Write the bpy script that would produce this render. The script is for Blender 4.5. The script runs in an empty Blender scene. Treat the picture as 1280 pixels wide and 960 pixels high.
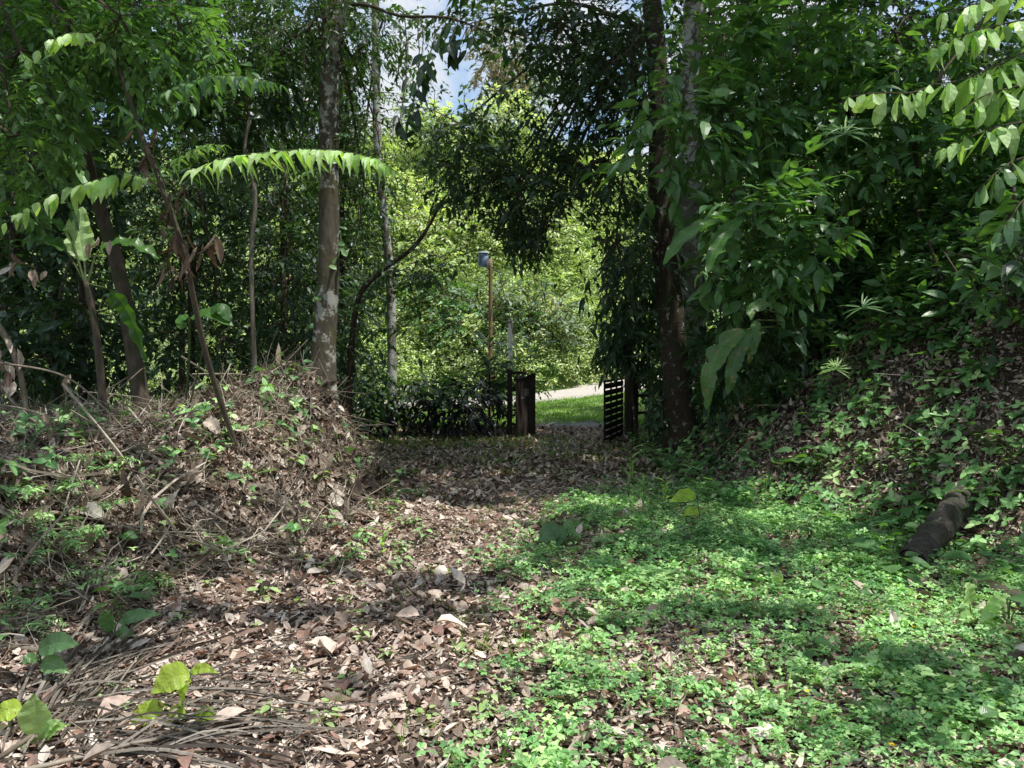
import bpy, math, random
import numpy as np
rng = np.random.default_rng(11)
random.seed(5)
R = math.radians
C = bpy.context.scene.collection
F = 960.0; HORIZ = 450.0; CAMZ = 1.6
PITCH = math.atan((480 - HORIZ) / F)
SUN = np.array([0.30, -0.16, 0.94]); SUN /= np.linalg.norm(SUN)

# ------------------------------------------------------------------ helpers
def at(px, py, d):
    a = (px - 640) / F; b = (480 - py) / F
    cy, sy = math.cos(PITCH), math.sin(PITCH)
    y = cy + b * sy; z = -sy + b * cy
    k = d / y
    return np.array([a * k, d, CAMZ + z * k])

def proj(P):
    P = np.asarray(P, float); cy, sy = math.cos(PITCH), math.sin(PITCH)
    Z = P[..., 2] - CAMZ
    f = P[..., 1] * cy - Z * sy; u = P[..., 1] * sy + Z * cy
    f = np.where(f < 0.05, 0.05, f)
    return 640 + F * P[..., 0] / f, 480 - F * u / f

def ss(t):
    t = np.clip(t, 0, 1); return t * t * (3 - 2 * t)

def nz(x, y, s=1.0, o=0.0):
    x = x / s + o * 3.7; y = y / s - o * 1.9
    return (np.sin(x * 1.7 + 1.3 * np.sin(y * 1.1 + o)) * np.cos(y * 1.9 + 1.1 * np.sin(x * 1.3)) +
            0.5 * np.sin(x * 3.9 + y * 2.3 + o) * np.cos(y * 4.3 - x * 1.2)) / 1.5

def foot_l(y): return np.interp(y, [-6, 0, 4.4, 6, 8, 10, 12, 15, 20, 26], [-5, -4, -2.7, -1.95, -1.2, -1.5, -2.2, -3.4, -6.5, -14])
def foot_r(y): return np.interp(y, [-6, 3, 5.7, 7.7, 9, 12, 17, 20, 24, 30, 40, 60], [3.9, 3.8, 3.75, 2.95, 2.45, 2.3, 2.7, 4.4, 8, 13, 22, 40])
def road_z(x): return np.interp(x, [-40, -14, 0, 4.5, 10, 18, 40], [-.8, -.3, .02, .48, 1.2, 2.6, 6])
def hill_y(x): return np.interp(x, [-60, -12, 0, 4.5, 10, 18, 50], [36, 33.5, 33, 36.8, 43, 52, 80])

def H(x, y):
    x = np.asarray(x, float); y = np.asarray(y, float)
    near = 0.03 * nz(x, y, .8) + 0.015 * nz(x, y, .23, 2)
    # left bank
    dl = foot_l(y) - x
    wl = np.interp(y, [0, 4, 7, 9, 12, 16], [2.4, 2.3, 1.9, 1.2, 1.0, 2.0])
    hl = np.interp(y, [0, 4, 7, 9, 12, 15, 22, 30], [.5, .72, .86, .85, .6, .35, .2, 0])
    zl = hl * ss(dl / wl)
    zl = zl + 0.56 * np.exp(-((x + 2.75) / .8) ** 2 - ((y - 9.6) / 1.3) ** 2) * ss(dl / .5)
    zl = zl + (0.15 * nz(x, y, .62, 4) + .07 * nz(x, y, .24, 9)) * ss(dl * 1.3 + .2) * (y < 22) + 0.05 * np.clip(dl - 5, 0, 20) * ss((30 - y) / 8)
    # right bank
    dr = x - foot_r(y)
    dd = np.clip(dr, 0, None)
    zr = 1.15 * (np.minimum(dd, 6.5) - .4 * (1 - np.exp(-dd / .4))) + 0.3 * np.clip(dd - 6.5, 0, 30)
    zr = zr + 0.13 * ss(dd / 1.5) * nz(x, y, .7, 7)
    z = near + zl + np.clip(zr, 0, None)
    # beyond the gate
    t = ss((y - 19) / 7)
    z = z + t * road_z(x) * np.where(dr > 0, .3, 1)
    hy = y - hill_y(x)
    zh = 0.80 * np.clip(hy, 0, 19) + 0.30 * np.clip(hy - 19, 0, 60) + .1 * np.clip(hy - 79, 0, 400)
    z = z + zh + ss(hy / 6) * 1.0 * nz(x, y, 4, 3)
    return z

def gp(px, py, dmin=1.5, dmax=90):
    d = np.geomspace(dmin, dmax, 900)
    a = (px - 640) / F; b = (480 - py) / F
    cy, sy = math.cos(PITCH), math.sin(PITCH)
    y = cy + b * sy; z = -sy + b * cy
    X = a * d / y; Z = CAMZ + z * d / y
    hit = np.nonzero(Z < H(X, d))[0]
    i = hit[0] if len(hit) else len(d) - 1
    return np.array([X[i], d[i], float(H(X[i], d[i]))])

def norm(v):
    v = np.asarray(v, float); return v / np.maximum(np.linalg.norm(v, axis=-1, keepdims=True), 1e-9)
def rnd(n): return rng.normal(size=(n, 3))

class MB:
    def __init__(s): s.v = []; s.f = []; s.a = []; s.n = 0
    def add(s, v, f, a=None, m=0):
        v = np.asarray(v, np.float32).reshape(-1, 3)
        if a is None: a = np.zeros((len(v), 3), np.float32)
        s.v.append(v); s.a.append(np.asarray(a, np.float32).reshape(-1, 3))
        for ff in (f if isinstance(f, list) else [f]):
            s.f.append((np.asarray(ff, np.int64) + s.n, m))
        s.n += len(v)
    def build(s, name, mats, parent=None, smooth=False):
        V = np.concatenate(s.v) if s.v else np.zeros((0, 3), np.float32)
        A = np.concatenate(s.a)
        if parent is not None and not parent.get('_local'):
            V = V - np.array(wloc(parent), np.float32)
        me = bpy.data.meshes.new(name)
        me.vertices.add(len(V)); me.vertices.foreach_set('co', V.astype(np.float32).ravel())
        loops = np.concatenate([f.ravel() for f, m in s.f])
        cnt = np.concatenate([np.full(len(f), f.shape[1]) for f, m in s.f])
        mi = np.concatenate([np.full(len(f), m) for f, m in s.f])
        me.loops.add(len(loops)); me.loops.foreach_set('vertex_index', loops.astype(np.int32))
        me.polygons.add(len(cnt))
        st = np.concatenate([[0], np.cumsum(cnt)[:-1]])
        me.polygons.foreach_set('loop_start', st.astype(np.int32))
        me.polygons.foreach_set('material_index', mi.astype(np.int32))
        me.polygons.foreach_set('use_smooth', np.full(len(cnt), smooth))
        at_ = me.attributes.new('lf', 'FLOAT_VECTOR', 'POINT'); at_.data.foreach_set('vector', A.ravel())
        me.update(calc_edges=True)
        for m in (mats if isinstance(mats, (list, tuple)) else [mats]): me.materials.append(m)
        o = bpy.data.objects.new(name, me); C.objects.link(o)
        if parent is not None: o.parent = parent
        return o

def wloc(o):
    l = np.zeros(3)
    while o is not None:
        l += np.array(o.location); o = o.parent
    return l

def tag(o, label=None, cat=None, group=None, kind=None):
    if label: o['label'] = label
    if cat: o['category'] = cat
    if group: o['group'] = group
    if kind: o['kind'] = kind
    return o

def thing(name, label, cat, loc=(0, 0, 0), group=None, local=False):
    o = bpy.data.objects.new(name, None); C.objects.link(o)
    o.location = tuple(float(c) for c in loc); o.empty_display_size = .2
    tag(o, label, cat, group)
    if local: LOCALS.append(o); o['_local'] = 1
    return o
LOCALS = []

def dup(root, loc, rz=0, sc=1, label=None, cat=None, group=None, tilt=(0, 0)):
    r = root.copy(); C.objects.link(r); r.location = tuple(float(c) for c in loc)
    r.rotation_euler = (tilt[0], tilt[1], rz); r.scale = (sc, sc, sc)
    if '_local' in r: del r['_local']
    if label: r['label'] = label
    if cat: r['category'] = cat
    if group: r['group'] = group
    for ch in list(root.children):
        c = ch.copy(); C.objects.link(c); c.parent = r
        for g in ch.children:
            d = g.copy(); C.objects.link(d); d.parent = c
    return r

# ------------------------------------------------------------------ leaf templates
def strip(xs, ws):
    v = [(xs[0], 0)]; n = len(xs)
    for i in range(1, n - 1): v += [(xs[i], ws[i]), (xs[i], 0), (xs[i], -ws[i])]
    v.append((xs[-1], 0))
    tr = [(0, 2, 1), (0, 3, 2)]; q = []
    for i in range(n - 3):
        a = 1 + 3 * i; b = a + 3
        q += [(a, a + 1, b + 1, b), (a + 1, a + 2, b + 2, b + 1)]
    a = 1 + 3 * (n - 3); e = len(v) - 1
    tr += [(a, a + 1, e), (a + 1, a + 2, e)]
    return np.array(v, float), [np.array(tr)] + ([np.array(q)] if q else [])
T_KITE = strip([0, .42, 1], [0, .5, 0])
T_LEAF = strip([0, .18, .48, .8, 1], [0, .36, .5, .27, 0])
T_LANCE = strip([0, .3, .65, 1], [0, .5, .36, 0])
T_ROUND = strip([0, .1, .38, .72, .93, 1], [0, .3, .5, .45, .2, 0])
T_BIGL = strip([0, .08, .22, .4, .6, .8, .92, 1], [0, .25, .43, .5, .44, .26, .1, 0]); T_FRAG = strip([0, .05, .5, .8, 1], [0, .42, .5, .22, 0]); T_FRAG[0][[1, 4, 7, 9], 1] += [.05, -.22, .1, -.1]; T_FRAG[0][[3, 6], 0] += [.14, -.12]
T_OBOV = strip([0, .35, .7, .92, 1], [0, .28, .5, .34, 0])

def leaves(mb, P, D, N, L, W, T=T_LEAF, droop=.2, fold=.15, rand=None, m=0, twist=None):
    n = len(P)
    if n == 0: return
    D = norm(D); Y = norm(np.cross(N, D)); Z = np.cross(D, Y)
    L = np.broadcast_to(np.asarray(L, float), (n,)); W = np.broadcast_to(np.asarray(W, float), (n,))
    droop = np.broadcast_to(np.asarray(droop, float), (n,)); fold = np.broadcast_to(np.asarray(fold, float), (n,))
    if rand is None: rand = rng.random(n)
    tv, fs = T; k = len(tv)
    lx = tv[:, 0][None, :] * L[:, None]
    ly = tv[:, 1][None, :] * W[:, None]
    lz = -droop[:, None] * L[:, None] * (tv[:, 0] ** 2)[None, :] + fold[:, None] * np.abs(ly) * 1.0
    if twist is not None:
        tw = np.asarray(twist)[:, None] * tv[:, 0][None, :]
        lz = lz + np.sin(tw) * ly; ly = ly * np.cos(tw)
    V = P[:, None, :] + lx[..., None] * D[:, None, :] + ly[..., None] * Y[:, None, :] + lz[..., None] * Z[:, None, :]
    A = np.empty((n, k, 3)); A[..., 0] = tv[:, 0]; A[..., 1] = tv[:, 1]; A[..., 2] = np.asarray(rand)[:, None]
    off = (np.arange(n) * k)[:, None, None]
    mb.add(V.reshape(-1, 3), [(f[None] + off).reshape(-1, f.shape[1]) for f in fs], A.reshape(-1, 3), m)

def curve(pts, n=24):
    pts = np.asarray(pts, float)
    if len(pts) == 2: return pts[0] + (pts[1] - pts[0]) * np.linspace(0, 1, n)[:, None]
    P = np.vstack([2 * pts[0] - pts[1], pts, 2 * pts[-1] - pts[-2]])
    m = len(pts) - 1; t = np.linspace(0, m - 1e-6, n); i = t.astype(int); u = (t - i)[:, None]
    p0, p1, p2, p3 = P[i], P[i + 1], P[i + 2], P[i + 3]
    return .5 * ((2 * p1) + (-p0 + p2) * u + (2 * p0 - 5 * p1 + 4 * p2 - p3) * u ** 2 + (-p0 + 3 * p1 - 3 * p2 + p3) * u ** 3)

def tube(mb, pts, rad, seg=8, m=0, rough=0.0, cap=True, n=None, r=None):
    c = curve(pts, n) if n else np.asarray(pts, float)
    k = len(c); rad = np.interp(np.linspace(0, 1, k), np.linspace(0, 1, len(np.atleast_1d(rad))), np.atleast_1d(rad)) if np.ndim(rad) else np.full(k, rad)
    T = norm(np.gradient(c, axis=0))
    ref = np.array([0, 0, 1.]) if abs(T[k // 2][2]) < .8 else np.array([1., 0, 0])
    U = norm(np.cross(T, ref)); Wv = np.cross(T, U)
    a = np.linspace(0, 2 * math.pi, seg, endpoint=False)
    rr = rad[:, None] * np.ones(seg)[None]
    if rough:
        ph = rng.random(3) * 6
        z = np.linspace(0, k * .6, k)[:, None]
        rr = rr * (1 + rough * (.6 * np.sin(a[None] * 3 + ph[0] + z * .15) + .5 * np.sin(z * .9 + ph[1] + a[None]) + .35 * rng.normal(size=(k, seg)) * .6))
    if r is not None: rr = rr * r(np.linspace(0, 1, k)[:, None], a[None])
    V = c[:, None] + rr[..., None] * (np.cos(a)[None, :, None] * U[:, None] + np.sin(a)[None, :, None] * Wv[:, None])
    i = np.arange(k - 1)[:, None] * seg; j = np.arange(seg)[None]; j2 = (j + 1) % seg
    q = np.stack([i + j, i + j2, i + seg + j2, i + seg + j], -1).reshape(-1, 4)
    V = V.reshape(-1, 3); fs = [q]
    A = np.zeros((len(V), 3)); A[:, 0] = np.repeat(np.linspace(0, 1, k), seg); A[:, 2] = rng.random()
    if cap:
        V = np.vstack([V, c[0], c[-1]]); A = np.vstack([A, [0, 0, 0], [1, 0, 0]])
        b0 = np.stack([j[0], np.full(seg, len(V) - 2), j2[0]], -1)
        b1 = np.stack([(k - 1) * seg + j[0], (k - 1) * seg + j2[0], np.full(seg, len(V) - 1)], -1)
        fs.append(np.vstack([b0, b1]))
    mb.add(V, fs, A, m)
    return c

def tubes3(mb, C_, rad, m=0):
    """many thin three-sided tubes; C_ is (N,k,3), rad (N,k)"""
    N, k, _ = C_.shape
    T = norm(np.gradient(C_, axis=1)); ref = norm(np.array([.31, .52, .8]))
    U = norm(np.cross(T, ref)); Wv = np.cross(T, U)
    a = np.array([0, 2.094, 4.189])
    V = C_[:, :, None] + rad[:, :, None, None] * (np.cos(a)[None, None, :, None] * U[:, :, None] + np.sin(a)[None, None, :, None] * Wv[:, :, None])
    base = (np.arange(N) * k * 3)[:, None, None]; i = np.arange(k - 1)[None, :, None] * 3; j = np.arange(3)[None, None]
    j2 = (j + 1) % 3
    q = np.stack(np.broadcast_arrays(base + i + j, base + i + j2, base + i + 3 + j2, base + i + 3 + j), -1).reshape(-1, 4)
    A = np.zeros((N * k * 3, 3)); A[:, 2] = np.repeat(rng.random(N), k * 3)
    mb.add(V.reshape(-1, 3), q, A, m)

def sprays(mb, B, D, ln, k, L, W, T=T_LEAF, droop=.35, ldroop=.25, mats=(0, 1), twig=.004, tone=None, spread=.85, cull=None, flat=1.2, pair=False, drop=.08, hang=.08):
    """leafy twigs: bases B, directions D; k leaves per twig"""
    n = len(B)
    if n == 0: return
    D = norm(D); ln = np.broadcast_to(np.asarray(ln, float), (n,)) * (0.7 + .6 * rng.random(n))
    if tone is None: tone = rng.random(n)
    dn = np.array([0, 0, -1.])
    def pt(t): return B[:, None] + D[:, None] * (ln[:, None] * t[None])[..., None] + dn * (droop * ln[:, None] * t[None] ** 2)[..., None]
    t = (np.arange(k) + .8) / k
    if pair: t = (np.arange(k) // 2 * 2 + 1.6) / k
    t = np.clip(t, 0, 1)
    Pt = pt(t); tang = norm(D[:, None] + 2 * droop * t[None, :, None] * dn)
    side = norm(np.cross(tang, np.array([0, 0, 1.]) + .25 * rnd(n)[:, None]))
    sg = np.where(np.arange(k) % 2, 1., -1.)[None, :, None]
    ld = tang * (.45 + .9 * (t ** 4)[None, :, None]) + side * sg * spread * (1 - .8 * (t ** 6))[None, :, None] + dn * hang + .22 * rng.normal(size=Pt.shape)
    ln_ = np.array([0, 0, flat]) + .45 * rng.normal(size=Pt.shape) - .3 * tang * 0
    LL = (L * (.6 + .8 * rng.random(n) ** 1.3)[:, None] * (.7 + .5 * rng.random((n, k))) * (.75 + .4 * np.sin(t * 2.6))[None]).ravel()
    r = np.clip(tone[:, None] * .65 + .35 * rng.random((n, k)), 0, 1).ravel()
    Pf = Pt.reshape(-1, 3); keep = rng.random(len(Pf)) > drop
    if cull is not None: keep &= ~cull(Pf)
    keep &= ~keepout(Pf)
    leaves(mb, Pf[keep], ld.reshape(-1, 3)[keep], ln_.reshape(-1, 3)[keep], LL[keep], (LL * W)[keep], T, ldroop * (.4 + 1.2 * rng.random(keep.sum())), .2, r[keep], mats[0])
    tw = np.linspace(0, 1, 4); tk = ~keepout(pt(np.array([.6]))[:, 0])
    if cull is not None: tk &= ~cull(pt(np.array([.6]))[:, 0])
    if tk.any(): tubes3(mb, pt(tw)[tk], np.tile(twig * np.array([1.3, 1.1, .8, .4]), (tk.sum(), 1)), mats[1])

# keep-outs: windows in the foliage the photo shows (px ellipse / rect, up to a depth)
KO = [  # cx, cy, rx, ry, dmax, prob
    (625, 430, 122, 98, 14.9, 1.0), (778, 512, 32, 52, 15.6, 1), (560, 270, 60, 60, 14, .6), (740, 285, 55, 40, 14, .55), (690, 500, 60, 60, 14.2, 1), (715, 380, 38, 120, 14.6, .9), (610, 315, 24, 30, 20, 1),
    (515, 425, 74, 88, 14.8, .93), (520, 300, 60, 45, 14.6, .8), (478, 160, 22, 46, 30, .7), (568, 95, 32, 50, 30, .72), (500, 250, 28, 50, 14.6, .7),
    (615, 120, 30, 30, 20, .5), (822, 120, 13, 120, 11.8, .85), (828, 300, 13, 90, 11.8, .9), (846, 440, 17, 90, 12.1, .95), (866, 110, 15, 100, 14, .95), (864, 300, 14, 90, 14, .9), (535, 420, 35, 45, 14.6, .75), (640, 60, 30, 40, 30, .3)]
KO_ON = True
SHAFT = []
def keepout(P):
    if not KO_ON: return np.zeros(len(P), bool)
    px, py = proj(P); out = np.zeros(len(P), bool)
    for cx, cy, rx, ry, dm, pr in KO:
        w = (px - cx) / rx; h = (py - cy) / ry
        e = w * w + h * h + .35 * nz(px, py, 16, 2) + .2 * nz(px, py, 6, 5)
        out |= (e < 1) & (P[:, 1] < dm) & (P[:, 1] > 1) & (rng.random(len(P)) < pr)
    m = (P[:, 1] < 17) & ~out
    if m.any() and SHAFT: out[m] |= shaft_cull(P[m])
    return out

# ------------------------------------------------------------------ materials
def newmat(name):
    m = bpy.data.materials.new(name); m.use_nodes = True
    nt = m.node_tree; nt.nodes.clear(); return m, nt.nodes, nt.links
def ramp(nd, lk, fac, stops, interp='LINEAR'):
    r = nd.new('ShaderNodeValToRGB'); r.color_ramp.interpolation = interp
    e = r.color_ramp.elements
    while len(e) < len(stops): e.new(.5)
    for i, (p, c) in enumerate(stops): e[i].position = p; e[i].color = (*c, 1)
    if fac is not None: lk.new(fac, r.inputs[0])
    return r
def noise(nd, lk, vec, scale, detail=3, rough=.6, dim='3D'):
    n = nd.new('ShaderNodeTexNoise'); n.inputs['Scale'].default_value = scale; n.inputs['Detail'].default_value = detail
    n.inputs['Roughness'].default_value = rough
    if vec is not None: lk.new(vec, n.inputs['Vector'])
    return n
def mathn(nd, lk, op, a, b=None, c=None):
    n = nd.new('ShaderNodeMath'); n.operation = op
    for i, v in enumerate((a, b, c)):
        if v is None: continue
        if hasattr(v, 'links'): lk.new(v, n.inputs[i])
        else: n.inputs[i].default_value = v
    return n.outputs[0]
def mixc(nd, lk, fac, a, b, mode='MIX'):
    n = nd.new('ShaderNodeMix'); n.data_type = 'RGBA'; n.blend_type = mode
    for i, v in ((0, fac), (6, a), (7, b)):
        if hasattr(v, 'links'): lk.new(v, n.inputs[i])
        elif i == 0: n.inputs[0].default_value = v
        else: n.inputs[i].default_value = (*v, 1)
    return n.outputs[2]

def leafmat(name, cols, trans=.35, rough=.42, spec=.5, vein=.25, tcol=(1.5, 1.7, .45), dead=None, nscale=6, veins=True, vscale=18):
    m, nd, lk = newmat(name)
    a = nd.new('ShaderNodeAttribute'); a.attribute_name = 'lf'
    s = nd.new('ShaderNodeSeparateXYZ'); lk.new(a.outputs['Vector'], s.inputs[0])
    st = [(i / (len(cols) - 1), c) for i, c in enumerate(cols)]
    col = ramp(nd, lk, s.outputs[2], st).outputs[0]
    tc = nd.new('ShaderNodeTexCoord')
    n = noise(nd, lk, tc.outputs['Object'], nscale, 4)
    v = nd.new('ShaderNodeMapRange'); lk.new(n.outputs[0], v.inputs[0]); v.inputs[1].default_value = .3; v.inputs[2].default_value = .7
    v.inputs[3].default_value = .65; v.inputs[4].default_value = 1.3
    hs = nd.new('ShaderNodeHueSaturation'); lk.new(col, hs.inputs['Color']); lk.new(v.outputs[0], hs.inputs['Value']); col = hs.outputs[0]
    if dead:
        n2 = noise(nd, lk, tc.outputs['Object'], nscale * 5, 2)
        f = ramp(nd, lk, n2.outputs[0], [(.60, (0, 0, 0)), (.68, (1, 1, 1))]).outputs[0]
        col = mixc(nd, lk, f, col, dead)
    ay = mathn(nd, lk, 'ABSOLUTE', s.outputs[1])
    bump_h = None
    if veins:
        mid = mathn(nd, lk, 'LESS_THAN', ay, .028)
        w = mathn(nd, lk, 'SINE', mathn(nd, lk, 'MULTIPLY', mathn(nd, lk, 'SUBTRACT', s.outputs[0], mathn(nd, lk, 'MULTIPLY', ay, .55)), vscale * 3.1))
        sv = mathn(nd, lk, 'MULTIPLY', mathn(nd, lk, 'GREATER_THAN', w, .9), .5)
        f = mathn(nd, lk, 'MULTIPLY', mathn(nd, lk, 'MAXIMUM', mid, sv), vein)
        bright = mixc(nd, lk, 1.0, col, (1.6, 1.6, 1.5), 'MULTIPLY')
        br2 = mixc(nd, lk, .15, bright, (.5, .55, .3))
        col = mixc(nd, lk, f, col, br2); bump_h = w
    p = nd.new('ShaderNodeBsdfPrincipled'); lk.new(col, p.inputs['Base Color'])
    p.inputs['Roughness'].default_value = rough; p.inputs['Specular IOR Level'].default_value = spec
    if bump_h is not None:
        b = nd.new('ShaderNodeBump'); b.inputs['Strength'].default_value = .10; b.inputs['Distance'].default_value = .003
        lk.new(bump_h, b.inputs['Height']); lk.new(b.outputs[0], p.inputs['Normal'])
    out = nd.new('ShaderNodeOutputMaterial')
    if trans > 0:
        t = nd.new('ShaderNodeBsdfTranslucent'); lk.new(mixc(nd, lk, 1, col, tcol, 'MULTIPLY'), t.inputs[0])
        mx = nd.new('ShaderNodeMixShader'); mx.inputs[0].default_value = trans
        lk.new(p.outputs[0], mx.inputs[1]); lk.new(t.outputs[0], mx.inputs[2]); lk.new(mx.outputs[0], out.inputs[0])
    else: lk.new(p.outputs[0], out.inputs[0])
    return m

def barkmat(name, c1, c2, lichen=None, lw=.55, scale=6, moss=None, stretch=.3):
    m, nd, lk = newmat(name)
    tc = nd.new('ShaderNodeTexCoord'); mp = nd.new('ShaderNodeMapping'); lk.new(tc.outputs['Object'], mp.inputs[0])
    mp.inputs['Scale'].default_value = (1, 1, stretch)
    n = noise(nd, lk, mp.outputs[0], scale * 3, 6, .7)
    col = ramp(nd, lk, n.outputs[0], [(.3, c1), (.7, c2)]).outputs[0]
    if moss:
        n3 = noise(nd, lk, tc.outputs['Object'], 3.1, 5, .7)
        col = mixc(nd, lk, ramp(nd, lk, n3.outputs[0], [(.5, (0, 0, 0)), (.62, (1, 1, 1))]).outputs[0], col, moss)
    if lichen:
        n2 = noise(nd, lk, tc.outputs['Object'], scale, 6, .65)
        f = ramp(nd, lk, n2.outputs[0], [(lw, (0, 0, 0)), (lw + .04, (1, 1, 1))]).outputs[0]
        col = mixc(nd, lk, f, col, lichen)
    p = nd.new('ShaderNodeBsdfPrincipled'); lk.new(col, p.inputs['Base Color']); p.inputs['Roughness'].default_value = .9
    b = nd.new('ShaderNodeBump'); b.inputs['Strength'].default_value = .9; b.inputs['Distance'].default_value = .02
    lk.new(n.outputs[0], b.inputs['Height']); lk.new(b.outputs[0], p.inputs['Normal'])
    out = nd.new('ShaderNodeOutputMaterial'); lk.new(p.outputs[0], out.inputs[0])
    return m

M = {}
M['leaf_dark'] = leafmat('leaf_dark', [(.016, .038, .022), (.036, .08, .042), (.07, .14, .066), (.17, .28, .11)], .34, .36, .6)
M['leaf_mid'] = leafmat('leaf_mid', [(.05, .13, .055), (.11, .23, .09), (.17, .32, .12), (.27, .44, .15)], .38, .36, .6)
M['leaf_fine'] = leafmat('leaf_fine', [(.03, .065, .02), (.05, .11, .03), (.08, .17, .04)], .40, .4, .5, veins=False)
M['leaf_lit'] = leafmat('leaf_lit', [(.24, .42, .13), (.40, .60, .22), (.56, .74, .36)], .42, .42, .5, vscale=9)  # sunlight painted in: paler copy of the green for leaves in sun
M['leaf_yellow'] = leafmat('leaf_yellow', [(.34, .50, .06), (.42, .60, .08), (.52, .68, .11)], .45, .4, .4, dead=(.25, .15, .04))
M['leaf_hill'] = leafmat('leaf_hill', [(.13, .21, .09), (.46, .58, .26), (.76, .85, .46), (.94, .95, .72)], .26, .45, .4, veins=False, nscale=.5)  # near-white tones put overexposed sun and haze into the leaf colour
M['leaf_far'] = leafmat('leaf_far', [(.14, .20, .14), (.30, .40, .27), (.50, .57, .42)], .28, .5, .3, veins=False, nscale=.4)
M['leaf_rust'] = leafmat('leaf_rust', [(.14, .12, .06), (.26, .20, .12), (.36, .28, .19)], .25, .6, .2, veins=False, nscale=.6)
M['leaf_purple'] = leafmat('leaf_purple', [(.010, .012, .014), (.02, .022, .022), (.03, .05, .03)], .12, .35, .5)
M['leaf_banana'] = leafmat('leaf_banana', [(.05, .13, .035), (.07, .17, .04), (.10, .22, .05)], .35, .32, .5, vein=.35, nscale=3, vscale=40)
M['leaf_worn'] = leafmat('leaf_worn', [(.06, .14, .035), (.09, .18, .045)], .35, .35, .5, dead=(.22, .14, .05), vein=.3, nscale=4, vscale=40)
M['cover'] = leafmat('cover', [(.055, .16, .055), (.21, .43, .15), (.42, .68, .27), (.66, .87, .38)], .22, .42, .45, veins=False, nscale=2.5)
M['grass'] = leafmat('grass', [(.08, .17, .03), (.20, .36, .06), (.36, .54, .12)], .25, .5, .3, veins=False, nscale=1.5)
M['dry'] = leafmat('dry', [(.05, .034, .026), (.22, .155, .12), (.46, .355, .285), (.64, .53, .44), (.82, .72, .62), (.34, .19, .145), (.22, .17, .14), (.92, .85, .75)], .12, .6, .3, tcol=(1.3, .9, .5), nscale=25, vein=.3, vscale=8)
M['dry_grey'] = leafmat('dry_grey', [(.05, .036, .026), (.20, .15, .115), (.44, .36, .285), (.78, .71, .61)], .10, .65, .25, tcol=(1.2, .9, .6), nscale=18, vein=.3, vscale=8)
M['dry_red'] = leafmat('dry_red', [(.07, .045, .032), (.18, .125, .09), (.30, .22, .165)], .2, .6, .25, tcol=(1.4, .8, .5), nscale=10)
M['straw'] = leafmat('straw', [(.10, .08, .06), (.30, .25, .19), (.58, .51, .42)], .05, .6, .3, veins=False, nscale=12)
M['flower'] = leafmat('flower', [(.7, .5, .02), (.8, .6, .03)], .2, .5, .3, veins=False)
M['twig'] = barkmat('twig', (.05, .035, .022), (.14, .11, .08), scale=10)
M['stem_green'] = barkmat('stem_green', (.05, .08, .02), (.11, .15, .05), scale=10)
M['stick'] = barkmat('stick', (.14, .11, .08), (.36, .30, .23), scale=9)
M['bark_lichen'] = barkmat('bark_lichen', (.045, .038, .026), (.16, .135, .095), (.42, .42, .37), .53, 4.2, moss=(.09, .085, .03))
M['bark_pale'] = barkmat('bark_pale', (.15, .13, .10), (.34, .32, .27), (.58, .58, .54), .48, 3.3, moss=(.14, .12, .06))
M['bark_dark'] = barkmat('bark_dark', (.025, .018, .012), (.10, .07, .045), (.42, .42, .38), .60, 9, moss=(.05, .05, .02))
M['bark_brown'] = barkmat('bark_brown', (.05, .04, .028), (.16, .125, .09), scale=5, moss=(.07, .075, .035))
M['bark_grey'] = barkmat('bark_grey', (.10, .085, .065), (.28, .25, .20), scale=5)
M['bark_log'] = barkmat('bark_log', (.025, .022, .018), (.11, .095, .075), (.28, .28, .22), .60, 8, stretch=1, moss=(.05, .06, .03))

# ground
m, nd, lk = newmat('forest_floor')
tc = nd.new('ShaderNodeTexCoord')
n1 = noise(nd, lk, tc.outputs['Object'], 9, 8, .7); n2 = noise(nd, lk, tc.outputs['Object'], .35, 4, .6); n3 = noise(nd, lk, tc.outputs['Object'], 60, 4, .7)
c = ramp(nd, lk, n1.outputs[0], [(.3, (.025, .016, .010)), (.5, (.075, .048, .032)), (.7, (.17, .115, .08))]).outputs[0]
g = nd.new('ShaderNodeNewGeometry'); sp = nd.new('ShaderNodeSeparateXYZ'); lk.new(g.outputs['Position'], sp.inputs[0])
fy = nd.new('ShaderNodeMapRange'); lk.new(sp.outputs[1], fy.inputs[0]); fy.inputs[1].default_value = 16.5; fy.inputs[2].default_value = 20
green = ramp(nd, lk, n1.outputs[0], [(.3, (.10, .15, .05)), (.55, (.24, .33, .12)), (.72, (.40, .36, .22))]).outputs[0]
c = mixc(nd, lk, fy.outputs[0], c, green)
p = nd.new('ShaderNodeBsdfPrincipled'); lk.new(c, p.inputs['Base Color']); p.inputs['Roughness'].default_value = .95
b = nd.new('ShaderNodeBump'); b.inputs['Strength'].default_value = 1; b.inputs['Distance'].default_value = .03
lk.new(mathn(nd, lk, 'ADD', n1.outputs[0], mathn(nd, lk, 'MULTIPLY', n3.outputs[0], .4)), b.inputs['Height']); lk.new(b.outputs[0], p.inputs['Normal'])
o = nd.new('ShaderNodeOutputMaterial'); lk.new(p.outputs[0], o.inputs[0]); M['floor'] = m

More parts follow.
